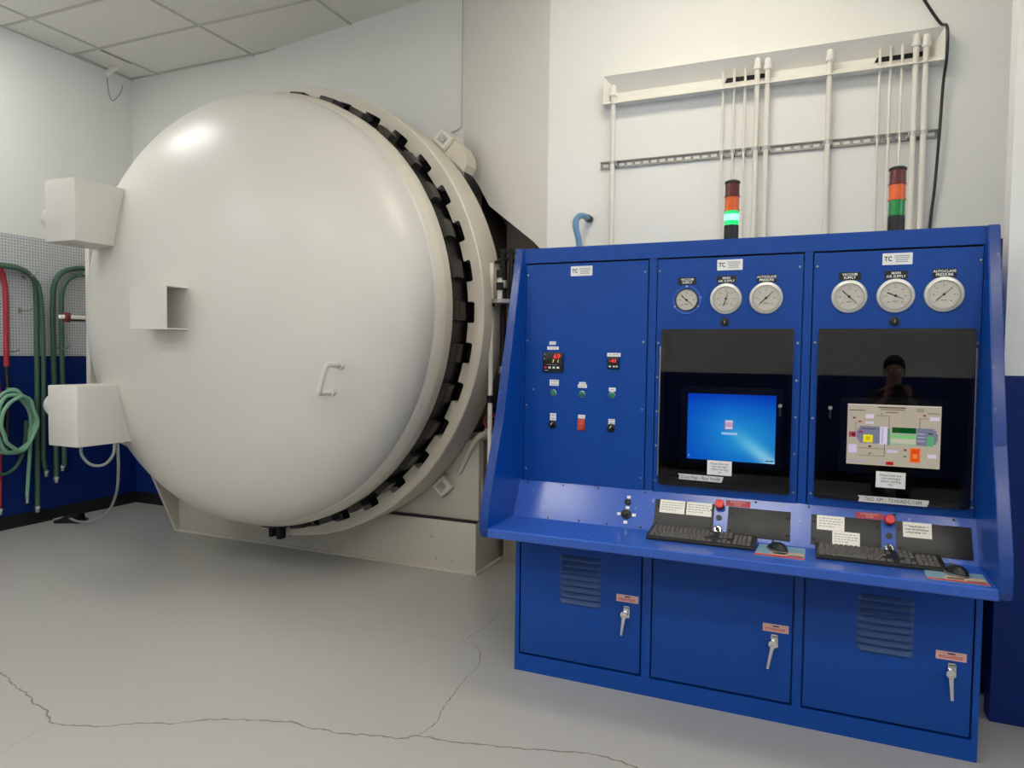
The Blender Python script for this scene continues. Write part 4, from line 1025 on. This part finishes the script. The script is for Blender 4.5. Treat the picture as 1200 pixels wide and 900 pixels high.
# slotted strut channel
st = empty('strut_channel', (-0.32, YP, 2.785), 'slotted grey strut channel running level across the pipe wall', 'strut')
bm = bmesh.new(); sx0, sx1, z0, z1 = -1.246, 0.606, 2.764, 2.806
box(bm, sx0, sx1, YP-0.012, YP-0.001, z0-0.002, z0); box(bm, sx0, sx1, YP-0.012, YP-0.001, z1, z1+0.002)
box(bm, sx0, sx1, YP-0.012, YP-0.0105, z0, z0+0.005); box(bm, sx0, sx1, YP-0.012, YP-0.0105, z1-0.005, z1)
box(bm, sx0, sx1, YP-0.003, YP-0.0015, z0, z0+0.012); box(bm, sx0, sx1, YP-0.003, YP-0.0015, z1-0.012, z1)
x = sx0
while x < sx1-0.01:
    box(bm, x, min(x+0.017, sx1), YP-0.003, YP-0.0015, z0+0.012, z1-0.012); x += 0.0508
obj('channel', bm, M['strut'], st)
# conduits
CON = [(-1.157, 3.235, 0.0145, 'lone white conduit at the left end of the strut'),
       (-0.504, 3.267, 0.007, 'thin white conduit, first of three left of the lit tower'), (-0.442, 3.270, 0.007, 'thin white conduit, second of three, directly above the lit tower'), (-0.381, 3.267, 0.007, 'thin white conduit, third of three, beside the thick middle pair'),
       (-0.315, 3.274, 0.0145, 'thick white conduit, left one of the middle pair'), (-0.259, 3.266, 0.0145, 'thick white conduit, right one of the middle pair'),
       (0.062, 3.262, 0.0145, 'lone thick white conduit between the two conduit clusters'),
       (0.309, 3.264, 0.007, 'thin white conduit, first of three above the unlit tower'), (0.361, 3.269, 0.007, 'thin white conduit, second of three above the unlit tower'), (0.415, 3.274, 0.007, 'thin white conduit, third of three above the unlit tower'),
       (0.477, 3.278, 0.0145, 'thick white conduit, left one of the rightmost pair'), (0.523, 3.270, 0.0145, 'thick white conduit, right one of the rightmost pair')]
for x, zt, r, lab in CON:
    t = empty('conduit', (x, YP-0.05, 1.6), lab, 'conduit', 'white conduits on the pipe wall')
    yc = YP-0.034-r
    if r > 0.01:
        obj('tube', tube(bmesh.new(), [(x, yc, 1.6), (x, yc, 2.6), (x, yc-0.004, 3.10), (x, yc-0.012, zt-0.03)], r, 14), M['conduit'], t, True)
        obj('connector', lathe(bmesh.new(), [(0, zt-0.045), (r*1.5, zt-0.045), (r*1.5, zt-0.018), (r*1.2, zt-0.016), (r*1.25, zt+0.012), (r*0.8, zt+0.02), (0, zt+0.02)], (x, yc-0.010, 0), 14, 'z'), M['trim'], t, True)
        obj('elbow', tube(bmesh.new(), [(x, yc-0.010, zt), (x, yc+0.01, zt+0.012), (x, YP-0.004, zt+0.008)], r*0.9, 12), M['conduit'], t, True)
    else:
        obj('tube', tube(bmesh.new(), [(x, yc, 1.6), (x, yc, 2.9), (x, yc-0.002, zt-0.06), (x, yc, zt-0.02), (x, YP-0.006, zt-0.005)], r, 10), M['conduit'], t, True)
    obj('strap', box(bmesh.new(), x-r*1.5-0.001, x+r*1.5+0.001, YP-0.036, YP-0.011, 2.770, 2.800, bev=0.001), M['steel'], t)
    obj('strap_band', lathe(bmesh.new(), [(r*1.02, 2.776), (r*1.22, 2.776), (r*1.22, 2.796), (r*1.02, 2.796)], (x, yc, 0), 14, 'z'), M['steel'], t, True)
bc = empty('wall_cable', (0.58, YP, 2.2), 'black cable running down past the right end of the trough', 'cable')
obj('cable', tube(bmesh.new(), [(0.45, YP-0.012, 3.62), (0.508, YP-0.012, 3.495), (0.585, YP-0.03, 3.35), (0.610, YP-0.085, 3.30), (0.613, YP-0.085, 3.15), (0.608, YP-0.04, 3.03), (0.600, YP-0.04, 2.80), (0.588, YP-0.03, 2.5), (0.574, YP-0.02, 2.287), (0.565, YP-0.02, 1.9)], 0.0075, 8), M['black'], bc, True)
bw = empty('wall_wire', (-2.46, 4.75, 3.9), 'thin grey wire down the wall corner above the ring block', 'wire')
obj('wire', tube(bmesh.new(), [(-2.462, 4.765, 4.33), (-2.462, 4.765, 3.6), (-2.462, 4.765, 3.34), (-2.475, 4.768, 3.30), (-2.54, 4.778, 3.28), (-2.68, 4.80, 3.255)], 0.0045, 8), M['tbar'], bw, True)

# ================================================================== LEFT WALL: pegboard, hooks, hoses
pb = empty('pegboard', (XL, 3.2, 1.525), 'white perforated pegboard on the wall behind the hoses', 'pegboard')
B('board', (XL+0.002, XL+0.012, 1.6, 4.84, 1.525, 2.58), M['pegboard'], pb)
def hook(y, z, label, ang=20):
    t = empty('peg_hook', (XL+0.012, y, z), label, 'hook', 'hooks on the pegboard')
    obj('arm', tube(bmesh.new(), [(XL+0.010, y, z), (XL+0.09, y, z-0.01), (XL+0.17, y+0.01, z), (XL+0.18, y+0.01, z+0.03)], 0.006, 8), M['steel'], t, True)
    obj('base_clip', box(bmesh.new(), XL+0.012, XL+0.016, y-0.012, y+0.012, z-0.03, z+0.02), M['steel'], t)
hook(4.02, 2.235, 'hook holding the bend of the long green hose'); hook(4.46, 2.285, 'hook holding the double green hose')
hook(3.98, 1.93, 'empty wire hook on the pegboard between the hoses'); hook(3.86, 1.57, 'low wire hook near the red hose'); hook(4.30, 1.60, 'low wire hook beside the double green hose')
def hose(label, pts, r, m, ends=()):
    t = empty('air_hose', (XL+0.05, pts[0][0], min(p[1] for p in pts)), label, 'hose', 'hoses on the hose wall')
    obj('hose', tube(bmesh.new(), [(XL+(p[2] if len(p) > 2 else 0.05), p[0], p[1]) for p in pts], r, 10), M[m], t, True)
    for (y, z) in ends:
        f = obj('fitting', cyl(bmesh.new(), (XL+0.05, y, z), (0, 0, -1), r*0.9, 0.05, 12), M['steel'], t, True)
        obj('coupler', cyl(bmesh.new(), (XL+0.05, y, z+0.005), (0, 0, -1), r*1.25, 0.022, 6), M['steel'], t)
hose('long green hose bent over a hook and hanging to the floor', [(3.0, 2.30), (3.6, 2.305), (3.80, 2.30), (3.95, 2.29), (4.05, 2.24), (4.10, 2.11), (4.10, 1.5), (4.095, 0.9), (4.085, 0.16)], 0.022, 'green_hose', [(4.085, 0.16)])
hose('green hose hanging close against the long one, ending higher', [(3.3, 2.285, 0.08), (3.80, 2.285, 0.096), (3.96, 2.265, 0.096), (4.06, 2.20, 0.096), (4.115, 2.05, 0.096), (4.13, 1.5, 0.095), (4.125, 0.9, 0.09), (4.14, 0.6, 0.06), (4.165, 0.47, 0.05)], 0.018, 'green_hose', [(4.168, 0.47)])
hose('outer of the two green hoses arching behind the door', [(4.75, 2.30), (4.60, 2.355), (4.45, 2.34), (4.32, 2.27), (4.255, 2.09), (4.25, 1.5), (4.26, 0.9), (4.26, 0.4)], 0.023, 'green_hose', [(4.26, 0.4)])
hose('inner of the two green hoses arching behind the door', [(4.75, 2.24, 0.08), (4.60, 2.295, 0.08), (4.47, 2.285, 0.08), (4.37, 2.22, 0.08), (4.315, 2.06, 0.08), (4.31, 1.5, 0.08), (4.315, 0.9, 0.08), (4.32, 0.5, 0.08)], 0.021, 'green_hose', [(4.32, 0.5)])
hose('red hose hanging at the frame edge', [(3.55, 2.31), (3.70, 2.32), (3.79, 2.28), (3.83, 2.18), (3.845, 2.0), (3.84, 1.43)], 0.022, 'red_hose')
hose('dark grey hose tail below the red hose', [(3.84, 1.43), (3.845, 1.2), (3.84, 0.9), (3.82, 0.72)], 0.016, 'plate', [(3.82, 0.72)])
hose('dark red hose hanging low at the frame edge', [(3.775, 1.3, 0.04), (3.78, 0.9, 0.04), (3.775, 0.5, 0.04), (3.77, 0.20, 0.04)], 0.018, 'red_hose', [(3.77, 0.20)])
# coiled pale green hose
t = empty('coiled_hose', (XL+0.1, 3.8, 0.65), 'coil of pale green hose hanging below the pegboard', 'hose')
pts = []
for k in range(3*16+1):
    a_ = 2*math.pi*k/16; n_ = k/16
    ry, rz = 0.20-0.018*n_+0.012*math.sin(2.3*k), 0.285-0.02*n_
    pts.append((XL+0.07+0.03*n_, 3.83+0.02*n_+ry*math.sin(a_), 0.945+rz*math.cos(a_)+0.012*math.sin(1.7*k)))
obj('coil', tube(bmesh.new(), pts, 0.017, 8, True, 3), M['mint_hose'], t, True)
obj('loose_end', tube(bmesh.new(), [(XL+0.09, 3.90, 1.18), (XL+0.09, 4.00, 1.03), (XL+0.08, 4.015, 0.80), (XL+0.07, 4.0, 0.5), (XL+0.06, 3.99, 0.28)], 0.016, 8), M['mint_hose'], t, True)
obj('fitting', cyl(bmesh.new(), (XL+0.06, 3.99, 0.28), (0, 0, -1), 0.016, 0.07, 12), M['steel'], t, True)
obj('low_loop', tube(bmesh.new(), [(XL+0.07, 3.70, 0.55), (XL+0.07, 3.80, 0.50), (XL+0.07, 3.90, 0.56), (XL+0.08, 3.96, 0.72), (XL+0.08, 3.98, 0.95)], 0.015, 8), M['green_hose'], t, True)
# foot switch and its cord
fs = empty('foot_switch', (-6.20, 4.28, 0), 'black foot switch on the floor by the hose wall', 'foot switch')
Tm = Matrix.Translation((-6.22, 4.27, 0)) @ Matrix.Rotation(R(28), 4, 'Z')
bm = bmesh.new(); prism(bm, [(-0.06, 0.0), (-0.06, 0.03), (0.02, 0.075), (0.10, 0.075), (0.12, 0.0)], 'y', -0.06, 0.06, Tm @ Matrix.Rotation(R(-10), 4, 'Z')); obj('pedal', bm, M['black'], fs)
bm = bmesh.new(); box(bm, -0.10, 0.13, -0.075, 0.075, 0.0, 0.022, Tm, 0.004); obj('base_plate', bm, M['black'], fs, True)
cd = empty('power_lead', (-4.9, 3.5, 0.5), 'grey cord looping from under the lower hinge housing to the floor', 'cord')
obj('cord', tube(bmesh.new(), [(-4.60, 3.25, 0.94), (-4.60, 3.25, 0.86), (-4.55, 3.28, 0.79), (-4.47, 3.32, 0.79), (-4.42, 3.35, 0.86), (-4.42, 3.36, 0.94)], 0.010, 8), M['grey_cord'], cd, True)
obj('cord', tube(bmesh.new(), [(-4.44, 3.40, 0.94), (-4.50, 3.45, 0.74), (-4.72, 3.60, 0.52), (-5.15, 3.85, 0.28), (-5.6, 4.05, 0.12), (-6.0, 4.20, 0.04), (-6.22, 4.24, 0.045), (-6.36, 4.22, 0.015)], 0.010, 8), M['grey_cord'], cd, True)
# loose bracket hanging at the ceiling corner
lb = empty('ceiling_bracket', (-6.38, 4.80, 4.28), 'loose white bracket hanging at the ceiling corner', 'bracket')
Tm = Matrix.Translation((-6.36, 4.80, 4.27)) @ Matrix.Rotation(R(-35), 4, 'Y') @ Matrix.Rotation(R(20), 4, 'Z')
obj('arm', box(bmesh.new(), -0.02, 0.18, -0.02, 0.02, -0.012, 0.012, Tm), M['trim'], lb)
obj('wire', tube(bmesh.new(), [(-6.40, 4.83, 4.25), (-6.40, 4.85, 4.10), (-6.41, 4.90, 4.05), (-6.40, 4.98, 4.16), (-6.40, 5.0, 4.24)], 0.004, 6), M['grey_ink'], lb, True)

# ------------------------------------------------------------------ the photographer, seen only as a reflection in the smoked doors
def person(loc):
    t = empty('person', loc, 'person in dark t-shirt and trousers holding up a phone, reflected in the smoked glass', 'person')
    J = {}; E_ = []
    def v(n, p, r, par=None):
        J[n] = (Vector(p), r)
        if par: E_.append((par, n))
    v('pelvis', (0, 0, 0.88), (0.15, 0.10)); v('waist', (0, 0, 1.02), (0.135, 0.095), 'pelvis'); v('chest', (0, -0.01, 1.22), (0.155, 0.105), 'waist')
    v('neckbase', (0, -0.015, 1.375), (0.075, 0.06), 'chest'); v('neck', (0, -0.01, 1.43), (0.052, 0.055), 'neckbase'); v('jaw', (0, 0.015, 1.49), (0.062, 0.075), 'neck')
    v('face', (0, 0.01, 1.56), (0.074, 0.092), 'jaw'); v('crown', (0, 0.0, 1.63), (0.066, 0.080), 'face')
    for s_, q in ((-1, 'l'), (1, 'r')):
        v(q+'sh', (0.17*s_, -0.01, 1.34), (0.058, 0.058), 'neckbase'); v(q+'ua', (0.215*s_, 0.03, 1.22), (0.047, 0.047), q+'sh')
        v(q+'el', (0.25*s_, 0.10, 1.09), (0.038, 0.038), q+'ua'); v(q+'fa', (0.17*s_, 0.22, 1.22), (0.036, 0.036), q+'el'); v(q+'wr', (0.095*s_, 0.31, 1.33), (0.026, 0.022), q+'fa')
        v(q+'pa', (0.078*s_, 0.335, 1.375), (0.036, 0.016), q+'wr')
        for k in range(4):
            z = 1.365+0.020*k; L = (0.85, 1.0, 1.05, 0.95)[k]
            v('%sf%da' % (q, k), (0.082*s_, 0.362, z+0.012), (0.0095, 0.0095), q+'pa')
            v('%sf%db' % (q, k), (0.066*s_, 0.384*1.0, z+0.014), (0.0088, 0.0088), '%sf%da' % (q, k))
            v('%sf%dc' % (q, k), ((0.066-0.034*L)*s_, 0.386, z+0.015), (0.0078, 0.0078), '%sf%db' % (q, k))
        v(q+'t1', (0.066*s_, 0.338, 1.405), (0.011, 0.011), q+'pa'); v(q+'t2', (0.045*s_, 0.348, 1.425), (0.0095, 0.0095), q+'t1')
        v(q+'hip', (0.09*s_, 0, 0.82), (0.095, 0.095), 'pelvis'); v(q+'th', (0.098*s_, 0.01, 0.64), (0.078, 0.080), q+'hip'); v(q+'kn', (0.10*s_, 0.015, 0.46), (0.055, 0.058), q+'th')
        v(q+'ca', (0.10*s_, -0.015, 0.32), (0.052, 0.055), q+'kn'); v(q+'an', (0.10*s_, -0.02, 0.085), (0.036, 0.038), q+'ca'); v(q+'ft', (0.108*s_, 0.06, 0.045), (0.042, 0.034), q+'an'); v(q+'to', (0.114*s_, 0.15, 0.034), (0.040, 0.026), q+'ft')
    bm = bmesh.new(); ly = bm.verts.layers.skin.verify(); V = {}
    for n, (p, r) in J.items():
        x = bm.verts.new(p); x[ly].radius = r; x[ly].use_root = (n == 'pelvis'); V[n] = x
    for a_, b_ in E_: bm.edges.new((V[a_], V[b_]))
    me = bpy.data.meshes.new('tmp'); bm.to_mesh(me); bm.free()
    o = bpy.data.objects.new('tmp', me); COL.objects.link(o)
    o.modifiers.new('s', 'SKIN'); sd = o.modifiers.new('d', 'SUBSURF'); sd.levels = 2; sd.render_levels = 2
    m2 = bpy.data.meshes.new_from_object(o.evaluated_get(bpy.context.evaluated_depsgraph_get()))
    bpy.data.objects.remove(o); bpy.data.meshes.remove(me)
    m2.name = 'body'
    m2.materials.clear()
    for c_ in ((mat('skin', (196, 148, 122), 0.5)), mat('dark_tshirt', (34, 36, 42), 0.85), mat('dark_trousers', (30, 34, 46), 0.85), mat('shoe', (24, 22, 22), 0.6)): m2.materials.append(c_)
    for f in m2.polygons:
        c_ = f.center; k = 0
        if c_.z < 0.10: k = 3
        elif c_.z < 0.93: k = 2
        elif c_.z < 1.395 and c_.y < 0.075 and c_.z > 0.93 and not (abs(c_.x) > 0.2 and c_.z < 1.19): k = 1
        f.material_index = k; f.use_smooth = True
    link('body', m2, t, loc)
    L0 = Vector(loc)
    bm = bmesh.new(); bmesh.ops.create_uvsphere(bm, u_segments=24, v_segments=16, radius=1.0)
    bmesh.ops.delete(bm, geom=[x for x in bm.verts if x.co.z < -0.25 or (x.co.y > 0.45 and x.co.z < 0.45)], context='VERTS')
    for x in bm.verts: x.co = Vector((x.co.x*0.088, x.co.y*0.108-0.008, x.co.z*0.105+1.605)) + L0
    bmesh.ops.solidify(bm, geom=bm.faces[:], thickness=0.012)
    obj('hair', bm, mat('dark_hair', (32, 26, 22), 0.7), t, True)
    bm = bmesh.new(); bmesh.ops.create_cone(bm, cap_ends=True, segments=10, radius1=0.017, radius2=0.006, depth=0.045)
    bmesh.ops.transform(bm, matrix=Matrix.Translation(L0+Vector((0, 0.103, 1.555))) @ Matrix.Rotation(R(-20), 4, 'X'), verts=bm.verts); obj('nose', bm, m2.materials[0], t, True)
    for sx in (-1, 1):
        bm = bmesh.new(); bmesh.ops.create_uvsphere(bm, u_segments=10, v_segments=8, radius=0.011); bmesh.ops.translate(bm, verts=bm.verts, vec=L0+Vector((0.032*sx, 0.090, 1.575))); obj('eye', bm, M['white'], t, True)
        bm = bmesh.new(); bmesh.ops.create_uvsphere(bm, u_segments=10, v_segments=8, radius=1.0)
        for x in bm.verts: x.co = Vector((x.co.x*0.012+0.079*sx, x.co.y*0.020, x.co.z*0.032+1.555))+L0
        obj('ear', bm, m2.materials[0], t, True)
    bm = bmesh.new(); box(bm, -0.022, 0.022, 0.083, 0.094, 1.508, 1.518, Matrix.Translation(L0), 0.004); obj('mouth', bm, M['redlab'], t, True)
    ph = empty('phone', (loc[0], loc[1]+0.365, 1.39), 'dark mobile phone held upright in both hands of the reflected person', 'phone')
    bm = bmesh.new(); box(bm, -0.062, 0.062, 0.362, 0.371, 1.375, 1.452, Matrix.Translation(L0), 0.003); obj('phone_body', bm, M['black'], ph, True)
    bm = bmesh.new(); box(bm, 0.030, 0.056, 0.370, 0.374, 1.422, 1.447, Matrix.Translation(L0), 0.001); obj('camera_bump', bm, M['plate'], ph, True)
person((0.70, -0.45, 0.0))
